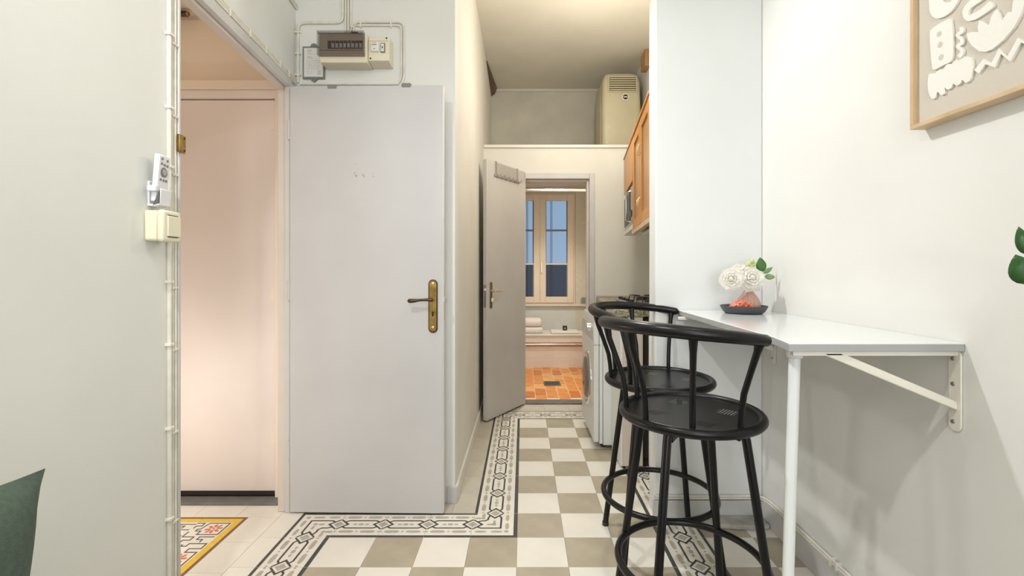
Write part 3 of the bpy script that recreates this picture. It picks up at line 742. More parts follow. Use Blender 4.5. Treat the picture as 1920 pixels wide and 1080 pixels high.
towel('folded_towel', 'lower folded white towel of the stack on the bath ledge', -.04, .235, 5.56, 5.80, .392, .074, 1)
towel('folded_towel', 'upper thicker folded white towel of the stack on the bath ledge', -.05, .225, 5.57, 5.80, .467, .100, 1)
towel('folded_towel', 'thin flat white towel on the right of the bath ledge', .33, .66, 5.53, 5.75, .392, .032, 1)
t = thing('black_jar', 'small black cube box standing on the flat white towel', 'box', (.50, 5.64, .425))
MB().box(-.026, .026, -.026, .026, 0, .052).build('body', M['blackp'], t, bevel=.003); MB().box(-.010, .010, -.027, -.026, .014, .034).build('emblem', M['steel'], t)
# vent
t = thing('wall_vent', 'round grey wall vent right of the bathroom window', 'vent', (.765, 5.9, .765))
MB().lathe([(.052, 0), (.050, -.010), (.038, -.014)], (0, 0, 0), 24, 'Y').build('ring', mat('vent_grey', (.42, .42, .38), .5), t, smooth=True)
b = MB(); [b.box(-.036, .036, -.018, -.0142, -.030+k*.012, -.025+k*.012) for k in range(6)]; b.build('louvre', M['greyframe'], t)
# shower rail
o = MB().tube([(-.32, 4.9, 1.975), (1.0, 4.9, 1.975)], .014, 12).build('shower_rail', mat('rail_white', (.70, .66, .63), .3), smooth=True); tag(o, 'glossy white shower curtain rail spanning the bathroom in front of the window', 'rail')
for x in (-.32, .985): MB().cyl((x, 4.9, 1.975), .026, .015, 'X').build('flange', M['chrome'], o, smooth=True)
# window
wz0, wz1, wx0, wx1, wy = .715, 2.112, -.235, .652, 5.905
win = S('window_1', MB().box(wx0, wx0+.022, wy-.01, wy+.06, wz0, wz1).box(wx1-.022, wx1, wy-.01, wy+.06, wz0, wz1).box(wx0+.022, wx1-.022, wy-.01, wy+.06, wz1-.022, wz1).box(wx0+.022, wx1-.022, wy-.01, wy+.06, wz0, wz0+.022), M['winframe'], bevel=.002)
MB().box(wx0-.01, wx1+.20, 5.86, 5.905, .695, .716).build('sill', M['winframe'] if False else M['beige'], win, bevel=.003)
def sash(x0, x1):
    z0, z1 = wz0+.022, wz1-.022; f = .075
    s_ = MB().box(x0, x0+f, wy-.025, wy+.015, z0, z1).box(x1-f, x1, wy-.025, wy+.015, z0, z1).box(x0+f, x1-f, wy-.025, wy+.015, z1-f, z1).box(x0+f, x1-f, wy-.025, wy+.015, z0, z0+f).build('sash', M['winframe'], win, bevel=.003)
    zb = H+13/881*5.9
    MB().box(x0+f, x1-f, wy-.004, wy, zb, z1-f).build('pane', M['pane'], s_)
    MB().box(x0+f, x1-f, wy-.004, wy, z0+f, zb).build('pane', M['pane_low'], s_)
    MB().box(x0+f, x1-f, wy-.008, wy+.002, zb-.010, zb+.010).build('glazing_bar', M['barlight'], s_)
    MB().box(x0+f, x1-f, wy-.007, wy+.001, 1.633, 1.655).build('glazing_bar', M['barpaint'], s_)
    MB().box(x0+f-.001, x0+f+.006, wy-.006, wy+.004, z0+f, z1-f).box(x1-f-.012, x1-f+.001, wy-.006, wy+.004, z0+f, z1-f).build('gasket', M['barpaint'], s_)
    return s_
sa = sash(wx0+.022, .2065); sb = sash(.2085, wx1-.022)
MB().box(.222, .236, wy-.045, wy-.025, 1.11, 1.24).build('handle', M['gold'], sb, bevel=.003)
# outside bars of the shutter, seen blurred through the frosted glass
b = MB()
for x in (.035, .345): b.box(x, x+.03, 6.02, 6.04, .5, 2.2)
o = b.build('window_grille', M['barpaint']); tag(o, 'dark vertical bars outside the frosted bathroom window', 'grille')

# ------------------------------------------------------------------ upper nook: air conditioner and beams
t = thing('air_conditioner', 'cream portable air conditioner standing on the ledge above the bathroom door', 'air conditioner', (.873, 4.36, 2.206))
def rrect(hw, hd, r, n=5):
    ps = []
    for cx, cy, a0 in ((hw-r, hd-r, 0), (-hw+r, hd-r, PI/2), (-hw+r, -hd+r, PI), (hw-r, -hd+r, 3*PI/2)):
        for k in range(n+1): a = a0+PI/2*k/n; ps.append((cx+r*math.cos(a), cy+r*math.sin(a)))
    return ps
b = MB(); rings = [(0, .165, .19), (.02, .172, .20), (.35, .173, .205), (.60, .166, .200), (.655, .158, .190), (.685, .142, .172), (.698, .115, .15)]
vs = []; fs = []; n = 24
for z, hw, hd in rings: vs += [(x, y, z) for x, y in rrect(hw, hd, .04)]
for j in range(len(rings)-1): fs += [(j*n+i, j*n+(i+1) % n, (j+1)*n+(i+1) % n, (j+1)*n+i) for i in range(n)]
fs += [tuple(range(n))[::-1], tuple(range((len(rings)-1)*n, len(rings)*n))]
b.add(vs, fs); b.build('body', M['ac'], t, smooth=True)
g = MB().box(-.112, .125, -.206, -.196, .545, .665).build('grille_recess', M['acgrill'], t, loc=(0, 0, -.024))
for k in range(6): MB().box(-.110, .123, -.211, -.203, .550+k*.0195, .559+k*.0195).build('slat', M['ac'], g, bevel=.001)
MB().box(-.124, -.112, -.211, -.196, .535, .675).box(.125, .135, -.211, -.196, .535, .675).box(-.112, .125, -.211, -.196, .665, .675).box(-.112, .125, -.211, -.196, .535, .545).build('grille_frame', M['ac'], g, bevel=.002)
MB().cyl((.030, -.212, .465), .030, .010, 'Y', 24).build('badge_ring', M['chrome'], t, smooth=True)
MB().cyl((.030, -.214, .465), .023, .010, 'Y', 24).build('badge', M['blackp'], t, smooth=True)
MB().box(.012, .048, -.2155, -.214, .461, .469).build('badge_mark', M['chrome'], t)
MB().box(-.176, -.172, -.12, .12, .05, .50).build('side_panel', mat('ac_side', (.52, .46, .32), .5), t, bevel=.001)
for x, z in ((-.12, .20), (-.135, .06)): MB().cyl((x, -.2105, z), .005, .007, 'Y', 8).build('clip_dot', M['paper'], t)
b = MB(); b.add([(XC, 4.28, ZC), (XC+.006, 4.28, ZC), (XC+.006, 4.28, ZC-.01), (XC, 4.28, ZC-.02), (XC, 4.93, ZC), (XC+.062, 4.93, ZC), (XC+.04, 4.93, ZC-.055), (XC, 4.93, ZC-.085)],
      [(0, 1, 2, 3), (4, 7, 6, 5), (0, 4, 5, 1), (1, 5, 6, 2), (2, 6, 7, 3), (3, 7, 4, 0)])
o = b.build('wood_beam', M['beam']); tag(o, 'dark splintered end of an old beam in the upper left corner of the nook', 'beam')
o = MB().box(1.05, XR, 4.05, 4.20, 2.905, ZC).build('wood_beam', M['wood2'], bevel=.005); tag(o, 'brown wooden beam end at the ceiling right of the air conditioner', 'beam')
# faint stains are in the wall material

# ------------------------------------------------------------------ kitchen
KO = (.617, 2.30, 0); KR = -math.atan2(.168, 1.36)
t = thing('wall_cabinet', 'orange wooden kitchen wall cabinet hung behind the white column', 'cabinet', KO, KR)
z0, z1 = 1.385, 2.0
MB().box(.022, .30, .0, .755, z0+.004, z1).build('body', M['wood2'], t, bevel=.002)
MB().box(-.006, .30, -.004, .76, z1, z1+.018).build('cornice', M['wood'], t, bevel=.003)
MB().box(-.004, .022, -.004, .76, z0-.014, z0+.012).build('bottom_rail', M['oak'], t, bevel=.002)
for y0, y1, mm in ((.004, .375, 'wood'), (.385, .752, 'wood')):
    dd = MB().box(0, .022, y0, y0+.055, z0+.016, z1-.004).box(0, .022, y1-.055, y1, z0+.016, z1-.004).box(.001, .022, y0+.055, y1-.055, z0+.016, z0+.075).box(.001, .022, y0+.055, y1-.055, z1-.06, z1-.004).build('door', M[mm], t, bevel=.003)
    MB().box(.010, .020, y0+.055, y1-.055, z0+.075, z1-.06).build('panel', M['wood2'], dd, bevel=.002)
for y in (.35, .41):
    for zz in (1.50, 1.80):
        MB().tube([(0, y, zz), (-.011, y, zz+.008), (-.011, y, zz+.042), (0, y, zz+.05)], .0035, 8).build('handle', M['gold'], t, smooth=True)
t = thing('wall_cabinet', 'small brown wall cabinet above the microwave at the far end', 'cabinet', KO, KR)
MB().box(.015, .30, .765, 1.38, 1.72, z1).build('body', M['wood2'], t, bevel=.002); MB().box(0, .015, .77, 1.375, 1.725, z1-.004).build('door', M['wood'], t, bevel=.003)
MB().box(-.004, .30, .765, 1.385, z1, z1+.016).build('cornice', M['wood2'], t, bevel=.002)
t = thing('microwave', 'silver microwave oven under the small wall cabinet, door facing the corridor', 'microwave', KO, KR)
MB().box(.02, .30, .80, 1.36, 1.44, 1.70).build('body', M['washer'], t, bevel=.004); MB().box(.004, .02, .80, 1.36, 1.44, 1.70).build('front', M['steel'], t, bevel=.002)
MB().box(.000, .004, .93, 1.34, 1.47, 1.68).build('door_glass', M['blackp'], t); MB().box(-.002, .004, .82, .90, 1.50, 1.54).build('control', M['blackp'], t)
MB().tube([(.004, .92, 1.47), (-.025, .92, 1.48), (-.025, .92, 1.67), (.004, .92, 1.68)], .006, 8).build('handle', M['chrome'], t, smooth=True)
o = MB().box(.0, .30, .765, 1.385, 1.410, 1.438).build('microwave_shelf', M['whitelam'], bevel=.002, loc=KO, rz=KR); tag(o, 'white shelf board carrying the microwave', 'shelf')
o = MB().box(.04, .26, .10, .60, 1.352, 1.369).build('cabinet_light', M['whitelam'], loc=KO, rz=KR, bevel=.003); tag(o, 'slim white strip lamp housing beneath the orange wall cabinet', 'lamp')

o = MB().prism([(.515, 2.69), (XR-.001, 2.69), (XR-.001, 3.998), (.622, 3.998)], .872, .912).build('countertop', M['granite'], bevel=.004); tag(o, 'speckled granite worktop running over the washing machine to the back wall', 'countertop')
o = MB().box(.622, XR, 3.985, 3.999, .912, .925).build('upstand', mat('upstand_beige', (.5, .45, .38), .5)); tag(o, 'low beige upstand along the back of the granite worktop', 'upstand')
t = thing('gas_hob', 'steel gas hob with black pan supports on the granite worktop', 'hob', (.86, 3.28, .912))
MB().box(-.17, .19, -.24, .24, 0, .018).build('plate', M['hob'], t, bevel=.006)
for y in (-.12, .12):
    MB().lathe([(.045, .018), (.045, .026), (.030, .030), (.028, .036)], (0, y, 0), 20).build('burner', M['blackp'], t, smooth=True)
    b = MB()
    for a in range(4):
        c, s_ = math.cos(a*PI/2+PI/4), math.sin(a*PI/2+PI/4); b.tube([(.03*c, y+.03*s_, .046), (.10*c, y+.10*s_, .046), (.11*c, y+.11*s_, .018)], .004, 6)
    b.build('pan_support', M['blackp'], t, smooth=True)
for y in (-.18, -.06, .06, .18): MB().cyl((-.145, y, .018), .014, .016).build('knob', M['blackp'], t, smooth=True)

t = thing('washing_machine', 'white front loading washing machine under the granite worktop', 'washing machine', (.75, 3.27, 0))
MB().box(-.245, .30, -.30, .30, .03, .862).build('body', M['washer'], t, bevel=.008)
MB().prism([(-.304, .05), (-.270, .05), (-.270, .845), (-.288, .845), (-.302, .80)], -.30, .30, 'Y').build('front_fascia', M['washer'], t, bevel=.008, seg=3)
MB().box(-.268, -.247, -.298, .298, .04, .85).build('side_fascia', M['washer'], t, bevel=.003)
MB().box(-.3045, -.262, -.3008, -.2995, .665, .668).build('seam', M['button'], t)
MB().lathe([(.19, 0), (.19, -.006), (.17, -.014), (.145, -.012)], (-.302, 0, .40), 32, 'X').build('door_ring', M['chrome'], t, smooth=True)
MB().lathe([(.145, 0), (.13, -.010), (.08, -.015)], (-.314, 0, .40), 32, 'X').build('door_glass', M['porthole'], t, smooth=True)
MB().box(-.306, -.300, -.28, .28, .69, .79).build('control_panel', M['washer2'], t, bevel=.002)
MB().lathe([(.032, 0), (.030, -.026), (.024, -.030)], (-.304, -.16, .765), 24, 'X').build('program_dial', M['chrome'], t, smooth=True)
for y in (-.22, .24):
    for x in (-.23, .25): MB().cyl((x, y, 0), .02, .032).build('foot', M['blackp'], t)
o = MB().cyl((.462, 3.06, .846), .016, .055, n=14).build('bottle', M['blackp'], smooth=True)
o = tag(o, 'tiny black cylinder standing on the front corner of the washing machine', 'container')
MB().cyl((.462, 3.06, .901), .010, .012, n=12).build('cap', M['blackp'], o, smooth=True)

t = thing('base_cabinet', 'white kitchen base cabinet with beige end panel behind the far stool', 'cabinet', (.56, 2.70, 0))
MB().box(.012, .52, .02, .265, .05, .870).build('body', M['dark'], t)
MB().box(0, .012, .0, .265, .012, .870).build('side_panel', M['whitelam'], t, bevel=.002)
MB().box(.012, .128, .0, .02, .012, .870).build('end_panel', M['beige'], t, bevel=.002)
MB().box(.165, .52, .005, .02, .012, .870).build('end_panel', M['whitelam'], t, bevel=.002)
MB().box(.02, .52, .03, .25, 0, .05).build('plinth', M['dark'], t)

# ------------------------------------------------------------------ wall table
t = thing('bar_table', 'white wall mounted bar table with one slim leg under a framed relief', 'table', (.90, 1.66, 0))
zt = .955
def tl(x, y): return (x-.90, y-1.66)
poly = [tl(.708, 2.158), tl(.684, 1.285), tl(.652+.010, 1.169), tl(XR-.001, 1.169), tl(XR-.001, 2.158)]
MB().prism(poly, zt-.004, zt).build('tabletop', M['table'], t, bevel=.0015)
MB().prism([(x*.999, y*.999) for x, y in poly], zt-.021, zt-.004).build('edge_band', M['tedge'], t, bevel=.001)
b = MB(); x1, y1 = tl(.725, 1.255); x0, y0 = tl(.690, 1.245)
b.tube([(x1, y1, zt-.022), (x1, y1, zt-.05), (x1, y1, zt-.052)], .019, 16, radii=[.022, .020, .017]); b.tube([(x1, y1, zt-.05), (x1-.013, y1, .48), (x1-.026, y1, 0)], .0145, 16); b.build('leg', M['leg'], t, smooth=True)
def bracket(y):
    yy = y-1.66; xw = XR-.90
    br = MB().prism(pill(yy+.0, .832, .0175, .104), xw-.006, xw-.001, 'X').build('bracket_plate', M['bracket'], t, bevel=.0015)
    MB().box(xw-.42, xw-.002, yy-.010, yy+.006, zt-.034, zt-.021).build('arm', M['bracket'], br, bevel=.002)
    MB().prism([(xw-.355, zt-.026), (xw-.30, zt-.026), (xw-.006, .805), (xw-.006, .845-.062)], yy-.010, yy+.004, 'Y').build('strut', M['bracket'], br, bevel=.003)
    for z in (.912, .848, .752):
        MB().lathe([(.0055, 0), (.0045, -.003), (.001, -.0035)], (xw-.006, yy+.004, z), 12, 'X').build('screw', M['screw'], br, smooth=True)
bracket(1.192); bracket(2.06)

# tray, vase, flowers, coral
TX, TY, TZ = .938, 2.000, zt
t = thing('tray', 'round dark grey tray on the far end of the white table', 'tray', (TX, TY, TZ))
MB().lathe([(.070, 0), (.082, .008), (.093, .028), (.094, .033), (.090, .033), (.080, .014), (.068, .008), (.001, .008)], (0, 0, 0), 40).build('dish', M['tray'], t, smooth=True)
o = MB().lathe([(.030, 0), (.043, .005), (.0475, .018), (.0465, .032), (.040, .050), (.030, .066), (.020, .080), (.012, .094), (.0085, .108), (.0095, .118), (.007, .118), (.006, .10)], (0, 0, 0), 96, ribs=16, ramp=.05).build('vase', M['vase'], smooth=True, loc=(TX+.030, TY+.020, TZ+.0085))
tag(o, 'small ribbed pink glass vase standing on the dark tray', 'vase')
b = MB(); rnd = random.Random(3)
for k in range(130):
    a = rnd.uniform(0, 2*PI); r = .038*math.sqrt(rnd.random()); p = Vector((r*1.15*math.cos(a), r*.6*math.sin(a), .004)); pts = [p]
    for q in range(4):
        p = p+Vector((rnd.uniform(-.013, .013), rnd.uniform(-.010, .010), rnd.uniform(.003, .016))); p.z = min(p.z, .048-.25*abs(p.x)*2.2); p.z = max(p.z, .006)
        q_ = math.hypot(p.x/1.25, p.y); lim = .035
        if q_ > lim: p.x *= lim/q_; p.y *= lim/q_
        pts.append(p.copy())
    b.tube(pts, .0032, 6, radii=[.004, .0035, .003, .003, .002])
o = b.build('coral_garland', M['coral'], smooth=True, loc=(TX-.028, TY-.035, TZ+.0085)); tag(o, 'tangle of bright red coral like strands in the front of the tray', 'decoration')

def petal_mesh(w_, l, cup, name='petal', m=None, n=8):
    mb = MB(); vs = []; fs = []
    for i in range(n+1):
        u = i/n
        for j in range(5):
            v = j/4*2-1; wd = w_*(.35+.65*math.sin(PI*.5*min(1, u*1.5)))*(1 if u < .6 else math.sqrt(max(0, 1-((u-.6)/.42)**2)))
            vs.append((v*wd*.5, -cup*math.sin(u*PI*.55)*(1)+abs(v)**2*cup*.55, u*l))
    for i in range(n):
        for j in range(4): fs.append((i*5+j, i*5+j+1, (i+1)*5+j+1, (i+1)*5+j))
    mb.add(vs, fs); me = mb.mesh(name, m, True); return me
PM = petal_mesh(.050, .036, .022, 'petal', M['petal'])
VM_ = Vector((TX+.030, TY+.020, TZ+.125))
def add_stem(t):
    bpy.context.view_layer.update(); inv = t.matrix_world.inverted(); c = Vector(t.location)
    MB().tube([inv @ (VM_+Vector((0, 0, -.07))), inv @ VM_, inv @ (VM_*.5+c*.5), inv @ c], .0014, 6).build('stem', M['stemm'], t, smooth=True)
def rose(label, c, size, facing, group='white roses'):
    t = thing('rose', label, 'flower', c, 0, None)
    f = Vector(facing).normalized(); q = f.to_track_quat('Z', 'Y').to_matrix().to_4x4()
    t.rotation_euler = q.to_euler()
    s_ = size/.048
    MB().ball((0, 0, .006*s_), .0085*s_, 10, 8, (1, 1, 1.2)).build('heart', M['heart'], t, smooth=True)
    for ring, (cnt, tilt, sc) in enumerate(((3, -6, .50), (4, 6, .66), (5, 20, .82), (5, 40, .98), (6, 68, 1.02))):
        for k in range(cnt):
            o = bpy.data.objects.new('petal', PM); COL.objects.link(o); o.parent = t
            a = 2*PI*k/cnt+ring*.7
            o.matrix_local = Matrix.Rotation(a, 4, 'Z') @ Matrix.Translation((0, -.0022*ring*s_, (-.010-.0012*ring)*s_)) @ Matrix.Rotation(math.radians(tilt), 4, 'X') @ Matrix.Scale(s_*sc, 4)
    add_stem(t); return t
def FP(px, py, y): return ((px-981)/881*y, y, H+(508-py)/881*y)
ro = rose('largest white rose, facing the room directly above the pink vase', FP(1410, 521, 1.975), .056, (-.1, -1, .35))
rose('white rose leaning out at the left of the vase', FP(1371, 523, 1.96), .050, (-.5, -.85, .1))
rose('smaller white rose at the back, above the other two', FP(1386, 503, 2.02), .040, (-.3, -.4, .85))
b = MB(); p = FP(1410, 493, 2.02)
o = thing('flower_bud', 'pale green bud cluster at the top of the bouquet', 'bud', p)
for dx_, dz_, r in ((0, .008, .010), (-.012, -.002, .010), (.008, -.006, .009), (-.004, -.010, .009), (-.02, -.008, .008)):
    MB().ball((dx_, 0, dz_), r, 10, 8, (1, 1, 1.2)).build('bud', M['bud'], o, smooth=True)
def leaf_mesh(l, w_, m, cup=.1, name='leaf'):
    mb = MB(); n = 8; vs = []; fs = []
    for i in range(n+1):
        u = i/n; wd = w_*(math.sin(PI*u**.8))**.8+.0004
        for v in (-1, -.5, 0, .5, 1): vs.append((v*wd/2, cup*l*(u-.5)**2-abs(v)*w_*.0+abs(v)*w_*.14, u*l))
    for i in range(n):
        for j in range(4): fs.append((i*5+j, i*5+j+1, (i+1)*5+j+1, (i+1)*5+j))
    mb.add(vs, fs)
    return mb.mesh(name, m, True)
def leaf(name, p0, p1, wd, m, normal=(0, -1, 0), parent=None, label=None, cat=None):
    p0, p1 = Vector(p0), Vector(p1); z = (p1-p0); l = z.length; z.normalize(); y = -Vector(normal); y = (y-z*y.dot(z)).normalized(); x = y.cross(z)
    o = bpy.data.objects.new(name, leaf_mesh(l, wd, m)); COL.objects.link(o)
    mt = Matrix((x, y, z)).transposed().to_4x4(); mt.translation = p0; 
    s_ = o.modifiers.new('thick', 'SOLIDIFY'); s_.thickness = .0006
    if parent: o.parent = parent; o.matrix_local = parent.matrix_world.inverted() @ mt if False else Matrix.Translation(-Vector(parent.location)) @ mt
    else: o.matrix_world = mt
    if label: tag(o, label, cat)
    return o
add_stem(o)
lv = thing('leaf_sprig', 'three green rose leaves at the right of the bouquet', 'leaves', FP(1424, 512, 2.02))
add_stem(lv)
leaf('leaf', FP(1430, 511, 2.01), FP(1426, 483, 2.0), .042, M['leaf'], (-.2, -1, .1), lv)
leaf('leaf', FP(1432, 512, 2.03), FP(1449, 500, 2.04), .020, M['leaf2'], (0, -.8, .6), lv)
leaf('leaf', FP(1434, 518, 2.02), FP(1454, 519, 2.01), .026, M['leaf2'], (0, -1, .3), lv)

# ------------------------------------------------------------------ bar stools
def stool(label, cx, cy, back_deg, leg_deg):
    t = thing('bar_stool', label, 'stool', (cx, cy, 0), 0, 'black bar stools at the wall table')
    SZ = .705; R = .213
    s_ = MB().lathe([(.001, .6909), (.10, .6919), (.198, .6962), (.198, .6968), (.10, .6925), (.001, .6915)], (0, 0, 0), 56).build('seat', M['perf'], t, smooth=True)
    b = MB(); n = 56; b.tube([((R-.008)*math.cos(2*PI*k/n), (R-.008)*math.sin(2*PI*k/n), SZ-.012) for k in range(n)], .0135, 12, closed=True, sy=1.1)
    b.build('seat_rim', M['black'], s_, smooth=True)
    MB().lathe([(.07, .655), (.075, .662), (.075, .672), (.05, .685)], (0, 0, 0), 24).build('swivel_plate', M['black'], t, smooth=True)
    ct, cb = .155, .262
    for k in range(4):
        a = math.radians(leg_deg+90*k)
        MB().tube([(ct*math.cos(a), ct*math.sin(a), .684), ((ct+.01)*math.cos(a), (ct+.01)*math.sin(a), .645), (cb*math.cos(a), cb*math.sin(a), .012)], .0125, 14).build('leg', M['black'], t, smooth=True)
        MB().cyl((cb*math.cos(a), cb*math.sin(a), 0), .0145, .016, n=14).build('foot', M['blackp'], t, smooth=True)
        c, s2 = math.cos(a), math.sin(a); w_ = .010
        vs = [(r*c-sg*w_*s2, r*s2+sg*w_*c, z) for sg in (-1, 1) for r, z in ((.05, .672), (.15, .672), (.15, .640), (.05, .660))]
        MB().add(vs, [(0, 1, 2, 3), (7, 6, 5, 4), (0, 4, 5, 1), (1, 5, 6, 2), (2, 6, 7, 3), (3, 7, 4, 0)]).build('gusset', M['black'], t)
    n = 64; fr = .222
    MB().tube([(fr*math.cos(2*PI*k/n), fr*math.sin(2*PI*k/n), .232) for k in range(n)], .0115, 12, closed=True).build('foot_ring', M['black'], t, smooth=True)
    # curved top rail
    pts = []; rad = []; N = 40; sp = 85
    for k in range(N+1):
        u = k/N*2-1; a = math.radians(back_deg+u*sp); r = .268-.010*abs(u)**2; pts.append((r*math.cos(a), r*math.sin(a), .951+.029*(1-u*u)))
        rad.append(.0175+.003*(1-u*u))
    pts = [Vector(pts[0])-(Vector(pts[1])-Vector(pts[0])).normalized()*.010]+[Vector(p) for p in pts]+[Vector(pts[-1])+(Vector(pts[-1])-Vector(pts[-2])).normalized()*.010]
    rad = [.009]+rad+[.009]
    rl = MB().tube(pts, .018, 16, radii=rad, sy=.92).build('back_rail', M['black'], t, smooth=True)
    for k in range(5):
        a = math.radians(back_deg+(k-2)*40); c, s2 = math.cos(a), math.sin(a)
        zt_ = .951+.029*(1-((k-2)*40/85)**2)-.012; pr = [(.196, .700), (.200, .755), (.207, .80), (.228, .860), (.250, .920), (.257, zt_)]
        MB().tube([(r*c, r*s2, z) for r, z in pr], .0085, 12, radii=[.0085, .0085, .0085, .0085, .0095, .013]).build('spindle', M['black'], t, smooth=True)
    return t
stool('near black metal bar stool with perforated seat in front of the white table leg', .523, 1.47, -148, -42)
stool('far black metal bar stool behind the near one, close to the column', 0.553, 1.915, 142, -45)

# ------------------------------------------------------------------ framed relief
PX = 1.088
def RP(px, py, x=PX):
    y = x*881/(px-981); return (y, H+(508-py)/881*y)
t = thing('framed_relief', 'oak framed beige canvas with white cut out relief shapes on right wall', 'picture', (XR, 1.03, 1.52))
ya, yb, za, zb = .745-1.03, 1.285-1.03, 0, .72
fx0, fx1 = -.043, -.001; fw = .011
f = MB().box(fx0, fx1, ya, yb, za, za+fw).box(fx0, fx1, ya, yb, zb-fw, zb).box(fx0, fx1, yb-fw, yb, za+fw, zb-fw).box(fx0, fx1, ya, ya+fw, za+fw, zb-fw).build('frame', M['oak'], t, bevel=.001)
MB().box(-.030, -.001, ya+fw, yb-fw, za+fw, zb-fw).build('canvas', M['canvas'], t)
def zm(pts): return [RP(1680+x/4, y/4, 1.0675) for x, y in pts]
def rounded(pts, k=5):
    n = len(pts); out = []
    for i in range(n):
        p0, p1, p2, p3 = (Vector(pts[(i+d) % n]) for d in (-1, 0, 1, 2))
        for j in range(k):
            u = j/k; q = .5*((2*p1)+(p2-p0)*u+(2*p0-5*p1+4*p2-p3)*u*u+(3*p1-p0-3*p2+p3)*u**3); out.append(tuple(q))
    return out
def relief(pts, holes=(), soft=True):
    if soft: pts = rounded(pts)
    ps = [(y-1.03, z-1.52) for y, z in zm(pts)]
    o = MB().prism(ps, -.0355, -.0295, 'X').build('relief_shape', M['relief'], t)
    for hx_, hy_, hr in holes:
        (y, z), (y2, _) = zm([(hx_, hy_), (hx_+hr, hy_)])
        r = abs(y2-y); MB().cyl((-.0362, y-1.03, z-1.52), r, .001, 'X', 16).build('dot', M['canvas'], o)
    return o
def thick(pts, w_):
    L_, R_ = [], []
    for i, p in enumerate(pts):
        a = Vector(pts[max(i-1, 0)]); c = Vector(pts[min(i+1, len(pts)-1)]); d = (c-a).normalized(); n_ = Vector((-d.y, d.x))*w_/2
        L_.append(tuple(Vector(p)+n_)); R_.append(tuple(Vector(p)-n_))
    return L_+R_[::-1]
relief([(415, 140), (428, 190), (435, 260), (430, 440), (360, 490), (290, 523), (276, 480), (268, 400), (262, 250), (280, 215), (330, 180)], [(332, 255, 17), (340, 335, 19), (347, 430, 19)])
relief([(258, -60), (257, 20), (262, 85), (285, 125), (325, 138), (385, 115), (435, 70), (480, -10), (490, -80), (440, -60), (430, -5), (405, 18), (370, 15), (350, -10), (352, -60)])
relief(thick([(655, -30), (560, 40), (530, 90), (540, 130), (580, 130), (660, 85), (725, 30)], 46))
relief(thick([(498, 205), (500, 235), (484, 250), (468, 265), (484, 280), (502, 298), (500, 322), (484, 335), (470, 348), (486, 362), (502, 378), (498, 402), (480, 425)], 27))
relief([(538, 252), (580, 240), (627, 242), (622, 200), (632, 155), (670, 165), (705, 188), (725, 120), (762, 68), (785, 100), (805, 150), (850, 90), (878, 90), (885, 20), (905, -60), (985, -60), (975, 20), (940, 120), (890, 210), (810, 305), (730, 370), (680, 390), (630, 383), (575, 340), (550, 300)], soft=False)
relief(thick([(612, 538), (672, 462), (738, 488), (788, 385), (855, 442), (935, 300), (1000, 335), (1080, 170)], 42), soft=False)
cl = []
for (cx_, cy_) in ((285, 590), (350, 560), (410, 520), (470, 490), (535, 465)):
    cl += [(cx_-32, cy_-25), (cx_-12, cy_-40), (cx_+14, cy_-40)]
cl += [(578, 440), (587, 500), (578, 560), (558, 605), (530, 620), (505, 600), (492, 625), (462, 642), (438, 628), (420, 660), (390, 672), (375, 655), (372, 700), (345, 712), (318, 690), (300, 735), (275, 738), (255, 700), (246, 640)]
relief(cl)

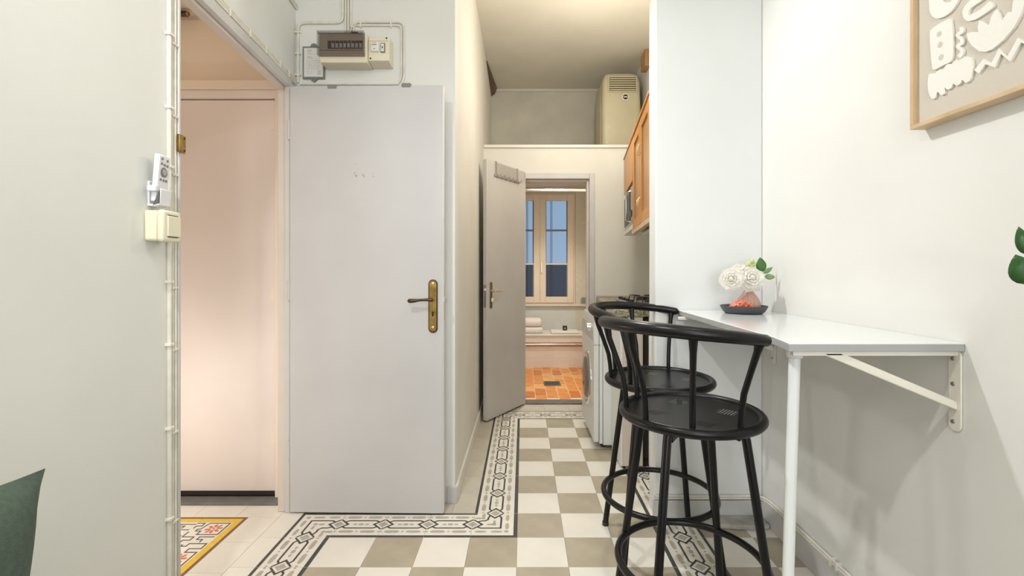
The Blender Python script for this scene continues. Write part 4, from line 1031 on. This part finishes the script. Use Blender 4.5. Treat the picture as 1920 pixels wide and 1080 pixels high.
# ------------------------------------------------------------------ cushion, sofa, plant
t = thing('sofa', 'grey green sofa along the left wall under the green cushion', 'sofa', P0, TH)
MB().box(.02, .72, -2.4, -.745, .10, .39).build('seat', M['sofa'], t, bevel=.04, seg=3)
MB().box(.02, .115, -2.4, -.745, .39, .635).build('backrest', M['sofa'], t, bevel=.03, seg=3)
MB().box(.02, .72, -2.56, -2.4, .10, .58).build('armrest', M['sofa'], t, bevel=.04, seg=3)
for x in (.08, .64):
    for y in (-2.45, -.82): MB().cyl((x, y, 0), .02, .11).build('foot', M['blackp'], t)
def cushion(label, c, size, rot, th=.13):
    n = 16; vs = []; fs = []
    for sgn in (1, -1):
        for i in range(n+1):
            for j in range(n+1):
                u, v = i/n*2-1, j/n*2-1
                e = (1-abs(u)**2.4)*(1-abs(v)**2.4)
                k = 1-.075*(1-abs(u)**2)*abs(v)**2; k2 = 1-.075*(1-abs(v)**2)*abs(u)**2
                vs.append((u*size/2*k2, sgn*th/2*max(e, 0)**.55, v*size/2*k))
    for s_ in (0, 1):
        o0 = s_*(n+1)**2
        for i in range(n):
            for j in range(n):
                q = (o0+i*(n+1)+j, o0+(i+1)*(n+1)+j, o0+(i+1)*(n+1)+j+1, o0+i*(n+1)+j+1); fs.append(q if s_ else q[::-1])
    mb = MB().add(vs, fs); me = mb.mesh('cushion', M['cushion'], True)
    bm = bmesh.new(); bm.from_mesh(me); bmesh.ops.remove_doubles(bm, verts=bm.verts, dist=.0005); bm.to_mesh(me); bm.free()
    o = bpy.data.objects.new('cushion', me); COL.objects.link(o); o.location = c; o.rotation_euler = rot; tag(o, label, 'cushion'); return o
cushion('dark green linen cushion with one pointed corner at the lower left', LWp(.180, -1.036, .648), .415, (0, math.radians(11), math.radians(90)+TH), .13)
t = thing('houseplant', 'dark green leaved houseplant reaching in at the right edge', 'plant', (.96, .60, 0))
MB().lathe([(.09, 0), (.11, .02), (.125, .22), (.13, .24), (.115, .24), (.112, .21)], (0, 0, 0), 28).build('pot', M['clay'], t, smooth=True)
MB().cyl((0, 0, .20), .112, .012).build('soil', M['soil'], t)
tips = [((.98, .80, 1.02), FP(1903, 470, .90), FP(1936, 540, .88), .055), ]
st = [Vector((0, 0, .2)), Vector((.0, .05, .6)), Vector((.02, .16, .95)), Vector((.03, .22, 1.22))]
MB().tube(st, .006, 8).build('stem', M['stemm'], t, smooth=True)
def pleaf(p0, p1, wd): return leaf('leaf', p0, p1, wd, M['leafd'], (-.5, -.8, .3), t)
pleaf(FP(1930, 535, .86), FP(1908, 478, .86), .040)
pleaf(FP(1926, 478, .87), FP(1912, 425, .87), .022)
for p0, p1, wd in (((1.0, .80, 1.15), (.97, .74, 1.30), .06), ((.98, .76, .98), (1.05, .60, 1.10), .07), ((.97, .72, .85), (.99, .55, .92), .07), ((.98, .80, 1.2), (1.05, .85, 1.33), .05), ((.97, .66, .7), (.86, .5, .78), .07)):
    pleaf(p0, p1, wd)
for p in (FP(1930, 535, .86), FP(1926, 478, .87)):
    q = Vector(p)-Vector(t.location); MB().tube([Vector((.02, .16, .95)), (Vector((.02, .16, .95))+q)*.5, q], .0022, 6).build('stem', M['stemm'], t, smooth=True)
